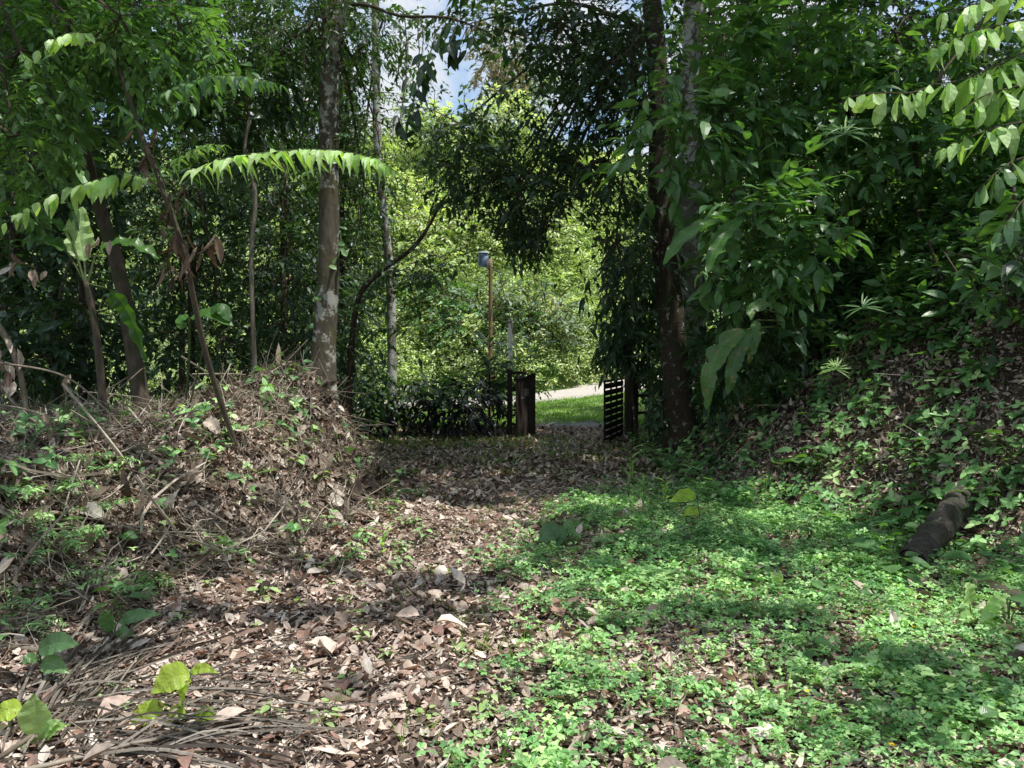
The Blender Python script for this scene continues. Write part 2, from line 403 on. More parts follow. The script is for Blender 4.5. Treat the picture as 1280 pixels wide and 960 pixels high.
def plainmat(name, c1, c2, scale=20, rough=.8, bump=.3, c3=None, stretch=(1, 1, 1), metal=0):
    m, nd, lk = newmat(name)
    tc = nd.new('ShaderNodeTexCoord'); mp = nd.new('ShaderNodeMapping'); lk.new(tc.outputs['Object'], mp.inputs[0]); mp.inputs['Scale'].default_value = stretch
    n = noise(nd, lk, mp.outputs[0], scale, 6, .7)
    st = [(.32, c1), (.62, c2)] + ([(.72, c3)] if c3 else [])
    p = nd.new('ShaderNodeBsdfPrincipled'); lk.new(ramp(nd, lk, n.outputs[0], st).outputs[0], p.inputs['Base Color'])
    p.inputs['Roughness'].default_value = rough; p.inputs['Metallic'].default_value = metal
    b = nd.new('ShaderNodeBump'); b.inputs['Strength'].default_value = bump; b.inputs['Distance'].default_value = .01
    lk.new(n.outputs[0], b.inputs['Height']); lk.new(b.outputs[0], p.inputs['Normal'])
    o = nd.new('ShaderNodeOutputMaterial'); lk.new(p.outputs[0], o.inputs[0]); return m
M['road'] = plainmat('gravel_road', (.36, .32, .27), (.60, .54, .47), 14, .95, .6, (.40, .36, .30))
M['soil'] = plainmat('soil', (.13, .08, .055), (.46, .35, .28), 2.2, .95, 1, (.66, .55, .47))
M['gravel'] = plainmat('gravel', (.10, .10, .10), (.26, .25, .24), 30, .95, 1, (.36, .34, .32))
M['wood_gate'] = plainmat('wood_gate', (.022, .016, .012), (.07, .05, .038), 8, .8, .4, stretch=(3, 3, .6))
M['wood_dark'] = plainmat('wood_dark', (.008, .007, .006), (.03, .024, .02), 8, .8, .4, stretch=(1, 1, 3))
M['wood_post'] = plainmat('wood_post', (.05, .045, .035), (.16, .14, .11), 8, .9, .5, stretch=(3, 3, .5))
M['wood_pole'] = plainmat('wood_pole', (.20, .11, .06), (.36, .22, .14), 8, .8, .4, stretch=(3, 3, .4))
M['paper'] = plainmat('paper', (.10, .09, .08), (.26, .25, .22), 20, .8, 0)
M['box_blue'] = plainmat('box_blue', (.06, .10, .20), (.42, .52, .72), 7, .35, .05, (.62, .70, .85))
M['frond_dry'] = leafmat('frond_dry', [(.05, .04, .032), (.16, .135, .11), (.34, .30, .25)], .05, .6, .3, veins=False, nscale=14, dead=(.05, .04, .03))
M['box_lid'] = plainmat('box_lid', (.45, .5, .55), (.65, .7, .75), 12, .4, .05)
M['concrete'] = plainmat('concrete', (.22, .23, .24), (.4, .42, .43), 10, .9, .2)
M['cable'] = plainmat('cable', (.01, .01, .01), (.03, .03, .03), 10, .6, .05)
M['stone'] = plainmat('stone', (.16, .15, .13), (.45, .43, .40), 6, .9, .8)
M['rot'] = plainmat('rot', (.012, .010, .010), (.05, .038, .03), 20, .9, 1)

# ------------------------------------------------------------------ light shafts through the canopy
def shaft(px, py, d, r): SHAFT.append((at(px, py, d), r))
for a in [(260, 215, 6.1, .22), (330, 198, 6.0, .28), (400, 195, 5.9, .28), (460, 203, 5.8, .25), (240, 190, 6.3, .22), (300, 98, 6.4, .3), (235, 108, 6.4, .2),
          (1090, 130, 5.0, .2), (1140, 120, 5.0, .22), (1180, 90, 5, .25), (1220, 130, 5, .25), (1230, 60, 5, .3), (1240, 180, 5, .22), (1262, 20, 5, .3),
          (80, 70, 6.6, .25), (30, 130, 6.6, .2), (105, 285, 7.6, .18), (265, 405, 8.2, .18), (860, 290, 7.0, .15), (150, 180, 6.6, .15), (620, 180, 12, .2),
          (1045, 460, 7.0, .2), (60, 265, 6.4, .3), (180, 60, 7, .15), (920, 430, 6.6, .08), (780, 130, 10, .2), (425, 20, 9, .3), (410, 420, 10, .3), (875, 170, 13, .3), (1190, 290, 6.8, .15)]: shaft(*a)
for a_, r_ in [((1015, 605), .7), ((1040, 465), .25), ((980, 655), .5), ((1060, 625), .5), ((875, 620), .2), ((930, 560), .2), ((1240, 600), .25), ((1180, 640), .25),
               ((920, 735), .45), ((985, 742), .6), ((1060, 755), .6), ((1140, 790), .5), ((850, 720), .3), ((1230, 770), .3), ((1080, 690), .25), ((1240, 700), .3),
               ((350, 500), .6), ((300, 560), .6), ((400, 600), .6), ((200, 590), .5), ((110, 600), .45), ((250, 660), .5), ((390, 470), .5), ((690, 632), .4), ((560, 690), .6), ((500, 640), .5)]:
    SHAFT.append((gp(*a_), r_))
shaft(105, 300, 8.0, .3); shaft(104, 268, 8.0, .3)
def shaft_cull(P):
    out = np.zeros(len(P), bool)
    for T, r in SHAFT:
        v = P - T; s = v @ SUN
        dist = np.linalg.norm(v - s[:, None] * SUN, axis=1)
        out |= (s > .45) & (dist < r)
    return out
# pools of light on the ground, in the photograph's pixels: cx, cy, rx, ry, amount
LIT = [(560, 880, 520, 150, .80), (380, 800, 260, 90, .75), (540, 680, 130, 45, .9), (300, 560, 190, 80, .9), (380, 480, 80, 40, .85), (200, 660, 240, 70, .66),
       (990, 745, 150, 34, .95), (1120, 788, 90, 22, .9), (720, 760, 120, 60, .8), (760, 880, 190, 120, .98), (1020, 620, 62, 34, .85), (980, 660, 60, 22, .7),
       (855, 622, 26, 14, .9), (740, 635, 90, 9, .7), (690, 640, 30, 14, .8), (1230, 570, 30, 20, .5), (1180, 640, 30, 20, .45), (900, 600, 20, 8, .5),
       (980, 860, 300, 120, .42), (60, 900, 200, 90, .6), (1260, 780, 60, 30, .6), (1200, 440, 25, 15, .5), (1120, 330, 40, 15, .5), (600, 560, 100, 10, .4), (520, 600, 60, 8, .45)]
def lit(px, py, gx, gy):
    L = np.where(gx > foot_r(gy), .42, .20); L = np.where((gx < foot_l(gy) - .3) & (gy > 10.3), .02, L); L = np.where((gx > -2) & (gx < 3) & (gy > 11.5), .05, L)
    for cx, cy, rx, ry, v in LIT:
        q = ((px - cx) / rx) ** 2 + ((py - cy) / ry) ** 2
        L = np.maximum(L, v * np.clip(1.6 - .9 * q, 0, 1))
    L = L * 1.08; L = np.where((gy > 19) & (gx > -3.8), 1, L); L = np.where((gy > 19) & (gx > 6) & (gy < 26), .1, L); L = np.where(gy < 2.6, .62, L)
    for cx, cy, rx, ry, v in DARK:
        q = ((px - cx) / rx) ** 2 + ((py - cy) / ry) ** 2
        L = L - v * np.clip(1.5 - q, 0, 1)
    return L
DARK = [(900, 778, 150, 18, 1.0), (1130, 880, 220, 70, .5), (780, 715, 130, 14, .6), (640, 835, 60, 12, .4), (330, 905, 80, 10, .5), (230, 770, 160, 16, .5), (500, 770, 170, 12, .45), (480, 738, 140, 10, .3), (700, 690, 50, 14, .4), (120, 700, 120, 20, .3), (870, 660, 80, 12, .5), (620, 592, 190, 30, .9)]
def ground_lit(P):
    t = (P[:, 2] - H(P[:, 0], P[:, 1])) / SUN[2]
    for _ in range(6):
        G = P - SUN * t[:, None]
        t = t + .8 * (G[:, 2] - H(G[:, 0], G[:, 1])) / SUN[2]
    G = P - SUN * t[:, None]
    px, py = proj(G)
    v = lit(px, py, G[:, 0], G[:, 1]) + .34 * nz(G[:, 0], G[:, 1], .45, 1) + .26 * nz(G[:, 0], G[:, 1], .17, 6)
    return v > .5

# ------------------------------------------------------------------ ground, road
def warp(n, a, ext, c=0, p=3.2):
    u = np.linspace(-1, 1, n); return c + ext * np.sinh(p * u * a) / np.sinh(p * a)
gx = warp(420, 2.0, 420); gy = warp(560, 2.0, 480, 6)
X, Y = np.meshgrid(gx, gy); Z = H(X, Y)
far = ss((np.hypot(X, Y) - 150) / 150); Z = Z * (1 - .0 * far); Z = np.minimum(Z, 70)
V = np.stack([X, Y, Z], -1).reshape(-1, 3); nx, ny = len(gx), len(gy)
i = (np.arange(ny - 1)[:, None] * nx + np.arange(nx - 1)[None]).ravel()
mb = MB(); mb.add(V, np.stack([i, i + 1, i + nx + 1, i + nx], -1))
tag(mb.build('ground', M['floor'], smooth=True), 'forest floor and hillside of dark soil', 'ground', kind='structure')

def sheet(name, cl, width, mat, label, cat, lift=.02, n=60, nw=14, wob=.15):
    c = curve(cl, n); T = norm(np.gradient(c, axis=0)); S = np.stack([T[:, 1], -T[:, 0]], -1)
    u = np.linspace(-.5, .5, nw); w = np.interp(np.linspace(0, 1, n), np.linspace(0, 1, len(width)), width)
    P = c[:, None, :2] + S[:, None] * (u[None] * w[:, None])[..., None]
    edge = (np.abs(u) > .45)[None]; 
    P = P + edge[..., None] * wob * nz(P[..., 0], P[..., 1], .7)[..., None] * S[:, None] * np.sign(u)[None, :, None]
    z = H(P[..., 0], P[..., 1]) + lift - .05 * edge
    V = np.dstack([P, z]).reshape(-1, 3); i = (np.arange(n - 1)[:, None] * nw + np.arange(nw - 1)[None]).ravel()
    mb = MB(); mb.add(V, np.stack([i, i + nw, i + nw + 1, i + 1], -1)); o = mb.build(name, mat, smooth=True)
    return tag(o, label, cat, kind='structure')
sheet('road', [(-40, 27.5), (-14, 28), (0, 29.2), (4.5, 31.8), (10, 36), (18, 43.5), (40, 62)], [5, 5, 6.5, 9, 8.5, 5], M['road'], 'pale sunlit gravel road climbing to the right beyond the gate', 'road', .05, 140)
sheet('path', [(1.05, 12.8), (1.2, 15), (1.3, 17.5), (1.6, 20)], [1.3, 1.7, 2.3, 3.0], M['gravel'], 'grey gravel patch between the two gate leaves', 'path', .012, 40, 12, .25)

th = np.linspace(0, 2 * np.pi, 40, endpoint=False); rr_ = np.linspace(0, 1, 9)[:, None] * (1 + .25 * np.sin(th * 3 + 1) + .12 * np.sin(th * 7))[None]
sx = 2.05 + 1.3 * rr_ * np.cos(th); sy = hill_y(2.0) + 5.7 + 1.1 * rr_ * np.sin(th)
V = np.stack([sx, sy, H(sx, sy) + .06], -1).reshape(-1, 3); i = (np.arange(8)[:, None] * 40 + np.arange(40)[None]).ravel(); j = (np.arange(8)[:, None] * 40 + (np.arange(40)[None] + 1) % 40).ravel()
mb = MB(); mb.add(V, np.stack([i, i + 40, j + 40, j], -1)); tag(mb.build('bare_soil', M['soil'], smooth=True), 'patch of bare reddish earth on the hillside right of the pole', 'soil', kind='structure')

# ------------------------------------------------------------------ leaf litter
def gnormal(x, y, e=.06):
    return norm(np.stack([(H(x - e, y) - H(x + e, y)) / (2 * e), (H(x, y - e) - H(x, y + e)) / (2 * e), np.ones_like(x)], -1))
def litter(mb, x, y, L, tilt, lift, tmpl, W=(.35, .65), m=0, rand=None, curl=(-.5, .6)):
    n = len(x); tilt = np.broadcast_to(tilt, (n,)); N = gnormal(x, y); P = np.stack([x, y, H(x, y) + lift * rng.random(n)], -1)
    D = norm(np.cross(N, rnd(n))) + N * (tilt * np.abs(rng.normal(size=n)))[:, None]
    Nn = N + rnd(n) * tilt[:, None] * .8
    leaves(mb, P, D, Nn, L, L * rng.uniform(*W, n), tmpl, rng.uniform(*curl, n), rng.uniform(-.3, .9, n), rand, m, twist=rng.normal(size=n) * .6)
def cover_amount(x, y):
    px, py = proj(np.stack([x, y, H(x, y)], -1))
    b = np.interp(py, [560, 640, 680, 750, 860, 960, 1100], [800, 670, 600, 575, 585, 540, 500])
    a = ss((px - b + 25) / 110)
    a = a * ss((x * 0 + 1.0)) * (y < 10.5) * ss((10.5 - y) / 2.5)
    a = a * np.where(x > foot_r(y) - .1, ss(1 - (x - foot_r(y)) / .5), 1)
    return a * np.clip((.55 + .85 * nz(x, y, .42, 3) + .65 * nz(x, y, .15, 5)) + .28 * ss((x - .8) / 1.5) - .4 * ss((760 - px) / 150), 0, 1)
mb = MB()
n = 235000
x = rng.uniform(-7, 7, n); y = 1.6 + (8.4) * rng.random(n) ** 1.0
ok = np.abs(x) < y * .72 + 1.3; x, y = x[ok], y[ok]
bank = (x > foot_r(y) + .3) | (x < foot_l(y) - .2)
grp = nz(x, y, .6, 9)
rr = np.clip(rng.random(len(x)) * .9 + .18 * grp + np.where(x < foot_l(y) - .2, -.03, 0) - np.where(x > foot_r(y), .18, 0), 0, 1)
L = np.clip(np.exp(rng.normal(math.log(.033), .5, len(x))), .012, .12)
tl = np.where(bank, .42, .16)
for q_, (T__, W__) in enumerate([(T_LEAF, (.35, .6)), (T_KITE, (.4, .9)), (T_FRAG, (.5, 1.1)), (T_ROUND, (.4, .7)), (T_LANCE, (.12, .35))]):
    sl = slice(q_, None, 5); litter(mb, x[sl], y[sl], L[sl] * (1.25 if T__ is T_LANCE else 1), tl[sl], .022, T__, W=W__, rand=rr[sl])
n = 260; x = rng.uniform(-3, 4, n); y = rng.uniform(2.3, 8, n); litter(mb, x, y, rng.uniform(.10, .17, n), .25, .07, T_LEAF, rand=.3 + .7 * rng.random(n))
n = 38000
x = rng.uniform(-12, 8, n); y = rng.uniform(9.5, 18, n); ok = (np.abs(x) < y * .72); x, y = x[ok], y[ok]
rr = np.clip(rng.random(len(x)) * .55, 0, 1)
litter(mb, x, y, rng.uniform(.06, .14, len(x)), .35, .03, T_KITE, rand=rr)
tag(mb.build('leaf_litter', M['dry']), 'fallen brown and tan leaves carpeting the path and the banks', 'leaf litter', kind='stuff')
# heaped grey dry leaves on the left bank
mb = MB(); n = 34000
x = rng.uniform(-7.5, -1.6, n); y = rng.uniform(3.4, 12, n); ok = (x < foot_l(y) - .1) & (np.abs(x) < y * .72 + .2); x, y = x[ok], y[ok]
litter(mb, x, y, np.clip(np.exp(rng.normal(math.log(.055), .5, len(x))), .02, .17), .6, .06, T_LEAF, W=(.15, .7), curl=(-.7, .9), rand=np.clip(rng.random(len(x)) * .8 + .25 * nz(x, y, .5, 2), 0, 1))
n = 750; x = rng.uniform(-7, -1.2, n); y = rng.uniform(3.6, 11.5, n); ok = (x < foot_l(y) - .05) & (np.abs(x) < y * .72 + .2); x, y = x[ok], y[ok]
litter(mb, x, y, rng.uniform(.13, .24, len(x)), .55, .08, T_BIGL, W=(.15, .5), curl=(-1.2, 1.4), rand=rng.random(len(x)))
tag(mb.build('leaf_heap', M['dry_grey']), 'curled grey dry leaves heaped over the left bank', 'dry leaves', kind='stuff')
# sticks and stalks
mb = MB()
def sticks(n, xr, yr, ln, rad, cond, lift=.08, tz=.25):
    x = rng.uniform(*xr, n); y = rng.uniform(*yr, n); ok = cond(x, y) & (np.abs(x) < y * .72 + .3); x, y = x[ok], y[ok]; n = len(x)
    N = gnormal(x, y); D = norm(np.cross(N, rnd(n))) + N * (tz * rng.normal(size=n))[:, None]
    D = norm(D + np.where((x < -1)[:, None], np.array([.5, -.35, -.1]), 0))
    t = np.linspace(-.5, .5, 5)[None, :, None]; l = rng.uniform(*ln, n)[:, None, None]
    P = np.stack([x, y, H(x, y) + lift * rng.random(n)], -1)[:, None] + D[:, None] * t * l + (rnd(n)[:, None] * .16 * l) * (t * t * 4)
    z = H(P[..., 0], P[..., 1]); P[..., 2] = np.maximum(P[..., 2], z + .004)
    tubes3(mb, P, rng.uniform(*rad, n)[:, None] * np.array([1, 1, .9, .8, .5]))
sticks(6500, (-7, -1.5), (3, 12), (.15, .8), (.0015, .0055), lambda x, y: x < foot_l(y) + .1, .16, .3)
sticks(2600, (-3, 3), (2.2, 10), (.08, .45), (.001, .003), lambda x, y: x > foot_l(y), .03, .1)
sticks(1500, (2, 8), (3, 14), (.15, .9), (.002, .007), lambda x, y: x > foot_r(y) - .1, .06)
sticks(260, (-7, -1.2), (4, 11.5), (.5, 1.4), (.005, .013), lambda x, y: x < foot_l(y), .22, .18)
tag(mb.build('twig_debris', M['straw']), 'thin dry stalks and twigs strewn over the banks and path', 'twigs', kind='stuff')

# ------------------------------------------------------------------ ground cover
def clover(mb, x, y, L, hgt, m=0, k=4, tone=None):
    n = len(x); N = norm(gnormal(x, y) + .28 * rnd(n)); c = np.stack([x, y, H(x, y) + hgt * (.4 + rng.random(n))], -1)
    a0 = rng.random(n) * 6.28; tone = rng.random(n) if tone is None else tone
    u = norm(np.cross(N, np.array([.2, 1, 0]))); v = np.cross(N, u)
    for j in range(k):
        a = a0 + (j * 1.57 if k == 4 else j * 2.09) + .2 * rng.normal(size=n) + (.22 if j % 2 else -.22) * (k == 4)
        D = u * np.cos(a)[:, None] + v * np.sin(a)[:, None] + N * .18 + .1 * rnd(n)
        leaves(mb, c, D, N + .25 * rnd(n), L * rng.uniform(.8, 1.15, n), L * rng.uniform(.55, .72, n), T_OB3, .15, .25, np.clip(.8 * tone + .2 * rng.random(n), 0, 1), m)
T_OB3 = strip([0, .6, 1], [0, .5, 0]); T_OB3[0][1:4, 0] = [.62, .5, .62]
mb = MB(); n = 84000
x = rng.uniform(-1.2, 5.5, n); y = 2.3 + 8.2 * rng.random(n) ** .85
a = cover_amount(x, y); ok = (rng.random(n) < a) & (np.abs(x) < y * .72 + .3); x, y = x[ok], y[ok]
clover(mb, x, y, (.022 + .020 * rng.random(len(x)) ** 1.5) * np.clip(1 + .35 * nz(x, y, .8, 19), .65, 1.4), .085 * np.clip(1 + .5 * nz(x, y, .5, 23), .5, 1.6), tone=np.clip(.42 + .25 * nz(x, y, .5, 8) + .3 * rng.normal(size=len(x)), 0, 1))
n = 9000; x = rng.uniform(-4, 6, n); y = rng.uniform(2.3, 13, n); v = nz(x, y, .55, 12) + .5 * nz(x, y, .2, 3)
ok = (v > .62) & (np.abs(x) < y * .72 + .3); x, y = x[ok], y[ok]
clover(mb, x, y, .032, .04, k=3, tone=np.clip(.75 + .2 * rng.normal(size=len(x)), 0, 1))
tag(mb.build('ground_cover', M['cover']), 'low green four-leaflet creeper spreading over the right of the path', 'ground cover', kind='stuff')
mb = MB(); n = 25000; x = rng.uniform(-8, 8, n); y = rng.uniform(3, 16, n)
on = np.where(x > foot_r(y) - .3, .75 * (nz(x, y, .6, 21) + .6 * nz(x, y, .25, 4) > -.4), 0) + np.where(x < foot_l(y) + .1, (nz(x, y, .7, 17) + .5 * nz(x, y, .22, 2) > .42) * .8 + .06, 0)
ok = (rng.random(n) < on) & (np.abs(x) < y * .72 + 1.3); x, y = x[ok], y[ok]
for T__, sl, L_ in ((T_LEAF, slice(0, None, 2), .07), (T_ROUND, slice(1, None, 4), .075), (T_LANCE, slice(3, None, 4), .09)):
    T_OB3, T_keep = T__, T_OB3; xx, yy = x[sl], y[sl]
    clover(mb, xx, yy, L_ * rng.uniform(.6, 1.3, len(xx)), .16, k=3, tone=np.clip(.35 + .3 * rng.normal(size=len(xx)), 0, 1)); T_OB3 = T_keep
tag(mb.build('bank_undergrowth', M['cover']), 'small weeds and sprouts covering both banks between the dead leaves', 'weeds', kind='stuff')
fb = MB(); pts = [gp(px, py) for px, py in [(1007, 752), (1033, 788), (1143, 797), (867, 802), (888, 808), (1115, 950), (745, 858), (1247, 898), (1090, 720), (960, 830), (700, 800), (1010, 880)]]
for p_ in pts:
    k = 5; a = rng.random() * 6 + np.arange(k) * 6.28 / k
    D = np.stack([np.cos(a), np.sin(a), .5 + 0 * a], -1); leaves(fb, np.tile(p_ + [0, 0, .06], (k, 1)), D, np.tile([0, 0, 1.], (k, 1)), .018, .016, T_KITE, .2, .1)
tag(fb.build('flower_scatter', M['flower']), 'tiny yellow blossoms dotted through the green creeper', 'flowers', kind='stuff')

# grass: beyond the gate, along the clearing edge and sprinkled on the path
def blades(mb, x, y, h, m=0, w=.006, lean=.5):
    n = len(x); P = np.stack([x, y, H(x, y)], -1); D = np.array([0, 0, 1.]) + lean * rnd(n) * [1, 1, .2]
    leaves(mb, P, D, rnd(n), h * (.5 + rng.random(n)), w * (.7 + .6 * rng.random(n)), T_LANCE, .35, 0, np.clip(.5 + .25 * nz(x, y, .8, 1) + .2 * rng.normal(size=n), 0, 1), m)
mb = MB(); n = 52000; x = rng.uniform(-4, 8, n); y = rng.uniform(17, 27.5, n)
dc = np.abs(x - np.interp(y, [13, 17.5, 21], [1.1, 1.3, 1.7])); ok = ~((y < 19 + .5 * nz(x, y, .6)) & (dc < 1.3)); blades(mb, x[ok], y[ok], .075, w=.016)
tag(mb.build('verge_grass', M['grass']), 'bright sunlit grass between the gate and the road', 'grass', kind='stuff')
mb = MB(); n = 16000; x = rng.uniform(-4, 2.6, n); y = rng.uniform(10.5, 15.6, n)
ok = rng.random(n) < np.clip(.25 + .5 * nz(x, y, .8, 5) + .9 * ss((y - 13.2) / 1.5) * (x < .8), 0, 1); blades(mb, x[ok], y[ok], .085, w=.010)
n = 5000; x = rng.uniform(-2, 2.4, n); y = rng.uniform(4.5, 11, n); ok = nz(x, y, .6, 14) > .45; blades(mb, x[ok], y[ok], .07, w=.006)
n = 5000; x = rng.uniform(-.5, 5, n); y = rng.uniform(2.3, 9, n); ok = (nz(x, y, .5, 41) > .25) & (x < foot_r(y)); blades(mb, x[ok], y[ok], .13, w=.006, lean=.6)
tag(mb.build('clearing_grass', M['grass']), 'short shaded grass along the back edge of the leafy clearing', 'grass', kind='stuff')

# ------------------------------------------------------------------ hillside beyond the road
mb = MB(); KO_ON = False
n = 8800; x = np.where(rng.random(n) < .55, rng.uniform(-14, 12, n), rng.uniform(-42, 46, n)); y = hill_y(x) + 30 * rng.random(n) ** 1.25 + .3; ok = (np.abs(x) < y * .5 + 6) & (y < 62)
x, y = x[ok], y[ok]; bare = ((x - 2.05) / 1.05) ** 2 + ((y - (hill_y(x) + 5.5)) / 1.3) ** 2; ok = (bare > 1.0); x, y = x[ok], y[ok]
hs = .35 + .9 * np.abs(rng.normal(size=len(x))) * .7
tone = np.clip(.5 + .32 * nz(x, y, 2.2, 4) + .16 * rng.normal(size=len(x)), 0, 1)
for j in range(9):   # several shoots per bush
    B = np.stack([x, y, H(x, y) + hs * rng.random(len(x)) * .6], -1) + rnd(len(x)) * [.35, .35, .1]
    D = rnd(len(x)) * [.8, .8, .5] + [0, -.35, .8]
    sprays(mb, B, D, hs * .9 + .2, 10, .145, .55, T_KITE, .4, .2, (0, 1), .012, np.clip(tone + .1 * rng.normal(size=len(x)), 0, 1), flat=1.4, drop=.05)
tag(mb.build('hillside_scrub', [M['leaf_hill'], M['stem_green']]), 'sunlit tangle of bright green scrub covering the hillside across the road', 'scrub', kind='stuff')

# ------------------------------------------------------------------ trees
KO_ON = True
LS = dict(
    broad=dict(ln=.55, k=9, L=.17, W=.46, T=T_LEAF, droop=.12, ldroop=.3, twig=.004, hang=0),
    big=dict(ln=.55, k=9, L=.19, W=.46, T=T_LEAF, droop=.12, ldroop=.35, twig=.004, hang=.0),
    lance=dict(ln=.6, k=11, L=.19, W=.28, T=T_LANCE, droop=.5, ldroop=.35, twig=.004, hang=.4),
    fine=dict(ln=.6, k=14, L=.10, W=.36, T=T_KITE, droop=.35, ldroop=.3, twig=.003, hang=.12),
    mid=dict(ln=.55, k=10, L=.135, W=.45, T=T_KITE, droop=.25, ldroop=.3, twig=.004),
    far=dict(ln=.8, k=10, L=.24, W=.5, T=T_KITE, droop=.35, ldroop=.3, twig=.008),
    compound=dict(ln=.5, k=16, L=.105, W=.40, T=T_LEAF, droop=.45, ldroop=.2, twig=.003, pair=True, spread=1.1),
)
def ellip(n, c, r):
    u = norm(rnd(n)); s = rng.random(n) ** .45
    return c + u * s[:, None] * np.array(r), u
def crown(root, blobs, spec, mats, name='crown', hub=None, up=0.0, cull=None, limb=.03, extra=None):
    mb = MB(); S = LS[spec]
    for b in blobs:
        px, py, d, rx, ry, rd, n = b
        c = at(px, py, d); r = (rx * d / F, rd, ry * d / F)
        B, u = ellip(n, c, r)
        nb = max(2, n // 60); cl = rng.random(nb); ci = rng.integers(0, nb, n)
        tone = np.clip(.35 + .3 * cl[ci] + .25 * nz(B[:, 0] * 1., B[:, 2], .5, 3) + .12 * rng.normal(size=n), 0, 1)
        sc_ = shaft_cull(B) & (rng.random(n) < .9)
        B, u, tone = B[~sc_], u[~sc_], tone[~sc_]
        sprays(mb, B, u * [.7, .6, .4] + .5 * rnd(len(B)) + [0, 0, up - .15], tone=tone, cull=cull, **S)
        if hub is not None:
            h = np.asarray(hub); mid = (h + c) / 2 + [0, 0, .12 * np.linalg.norm(c - h)]
            if not keepout(np.array([mid])).any():
                tube(mb, [h, mid, c], [limb, limb * .7, limb * .35], 5, 1, n=9)
        m = min(16, n // 8); e = B[rng.integers(0, len(B), m)] if len(B) else np.zeros((0, 3))
        if len(e):
            t = np.linspace(0, 1, 5)[None, :, None]; q = c + (e[:, None] - c) * t + np.array([0, 0, -.12]) * (t * (1 - t) * 4) + rnd(len(e))[:, None] * .1 * t * (1 - t) * 4
            q = q[~keepout(q[:, 2])]
            if len(q): tubes3(mb, q, np.tile(limb * np.array([.45, .35, .28, .2, .12]), (len(q), 1)), 1)
    if extra: extra(mb)
    return mb.build(name, mats, root)
def trunkpts(pts, d, top=None, dd=0.0):
    """pts top->base in pixels; returns base->top points sunk into the ground"""
    n = len(pts); P = [at(p[0], p[1], (p[2] if len(p) > 2 else d)) for p in pts][::-1]
    P[0][2] = float(H(P[0][0], P[0][1])) - .08
    if top is not None and top > P[-1][2]:
        v = (P[-1] - P[-2]); v = v / max(abs(v[2]), .1) * (top - P[-1][2]); P.append(P[-1] + v)
    return np.array(P)
def flare(a, k=3, amt=1.2, h=.07):
    return lambda t, th: 1 + np.exp(-t / h) * (amt * (.35 + .65 * np.clip(np.cos(th * k + a), 0, 1)))
def tree(name, label, cat, pts, d, rad, bark, top=None, fl=None, seg=12, group=None, rough=.06, n=None):
    P = trunkpts(pts, d, top); root = thing(name, label, cat, P[0], group)
    mb = MB(); tube(mb, P, rad, seg, 0, rough, n=n or (40 if seg > 8 else 22), r=fl)
    mb.build('trunk', M[bark], root, smooth=True)
    return root, P

# --- left side
lich, LP = tree('lichen_tree', 'straight tree with patchy grey lichen bark and flared foot standing on the left mound', 'tree',
                [(417, -60), (412, 100), (411, 200), (411, 330), (402, 462)], 10.3, [.155, .14, .13, .13, .13, .12, .11], 'bark_lichen', 11, flare(.5, 3, 1.1, .035), 18, n=70)
mb = MB(); tube(mb, [at(413, 110, 10.3), at(420, 50, 10.2), at(436, 0, 10), at(446, -50, 10)], [.06, .05, .045, .04], 8, 0, .05, n=14); mb.build('limb', M['bark_pale'], lich, True)
crown(lich, [(450, 60, 11, 55, 60, .9, 110), (468, 150, 11.5, 38, 55, .8, 90), (350, 60, 10.6, 65, 60, .9, 110), (455, 235, 11.8, 38, 60, .8, 90), (395, 20, 10, 60, 30, .8, 70), (330, 150, 12, 60, 60, .9, 80)],
      'fine', [M['leaf_fine'], M['twig']], hub=LP[-2] + [0, 0, -1])
# climbing vine on the lichen trunk
mb = MB(); t = np.linspace(0, 1, 50); c = curve(trunkpts([(417, -60), (412, 100), (411, 200), (411, 330), (402, 462)], 10.3), 50)[4:34]
v = c + np.stack([.17 * np.cos(t[4:34] * 22), .17 * np.sin(t[4:34] * 22) - .06, 0 * t[4:34]], -1); tube(mb, v, .007, 5, 1)
k = 46; P = v[rng.integers(0, len(v), k)]; leaves(mb, P + .03 * rnd(k), np.stack([rng.normal(size=k), -.6 + .2 * rng.random(k), -.5 * rng.random(k)], -1), np.tile([0, -.8, .6], (k, 1)) + .3 * rnd(k), .11, .07, T_ROUND, .3, .15)
vine = tag(mb.build('climbing_vine', [M['leaf_mid'], M['stem_green']]), 'leafy green vine winding up the lichen covered trunk', 'vine')

slant, SP = tree('slanted_tree', 'slim brown tree leaning left behind the banana plant', 'tree', [(84, 95), (104, 180), (128, 270), (150, 345), (182, 480)], 9.6, [.095, .085, .075, .07, .06], 'bark_brown', 7.5, flare(0, 3, .4, .05))
crown(slant, [(90, 40, 8.6, 80, 50, .8, 120), (30, 110, 8.2, 60, 60, .8, 90), (190, 60, 9, 70, 60, .8, 110), (40, 200, 9.5, 50, 50, .8, 60)], 'broad', [M['leaf_mid'], M['twig']], hub=SP[-2])
near, NP = tree('compound_leaf_tree', 'tree with feathered leaves filling the upper left corner', 'tree', [(-40, -60), (-60, 200), (-90, 560)], 6.6, [.11, .09, .07], 'bark_brown', 7)
crown(near, [(25, 60, 6.6, 50, 55, .6, 60), (85, 20, 6.8, 55, 25, .6, 45), (20, 170, 6.6, 30, 40, .5, 26), (150, 20, 6.6, 40, 26, .5, 36), (215, 8, 7, 40, 20, .5, 26)], 'compound', [M['leaf_mid'], M['twig']], hub=NP[-2])

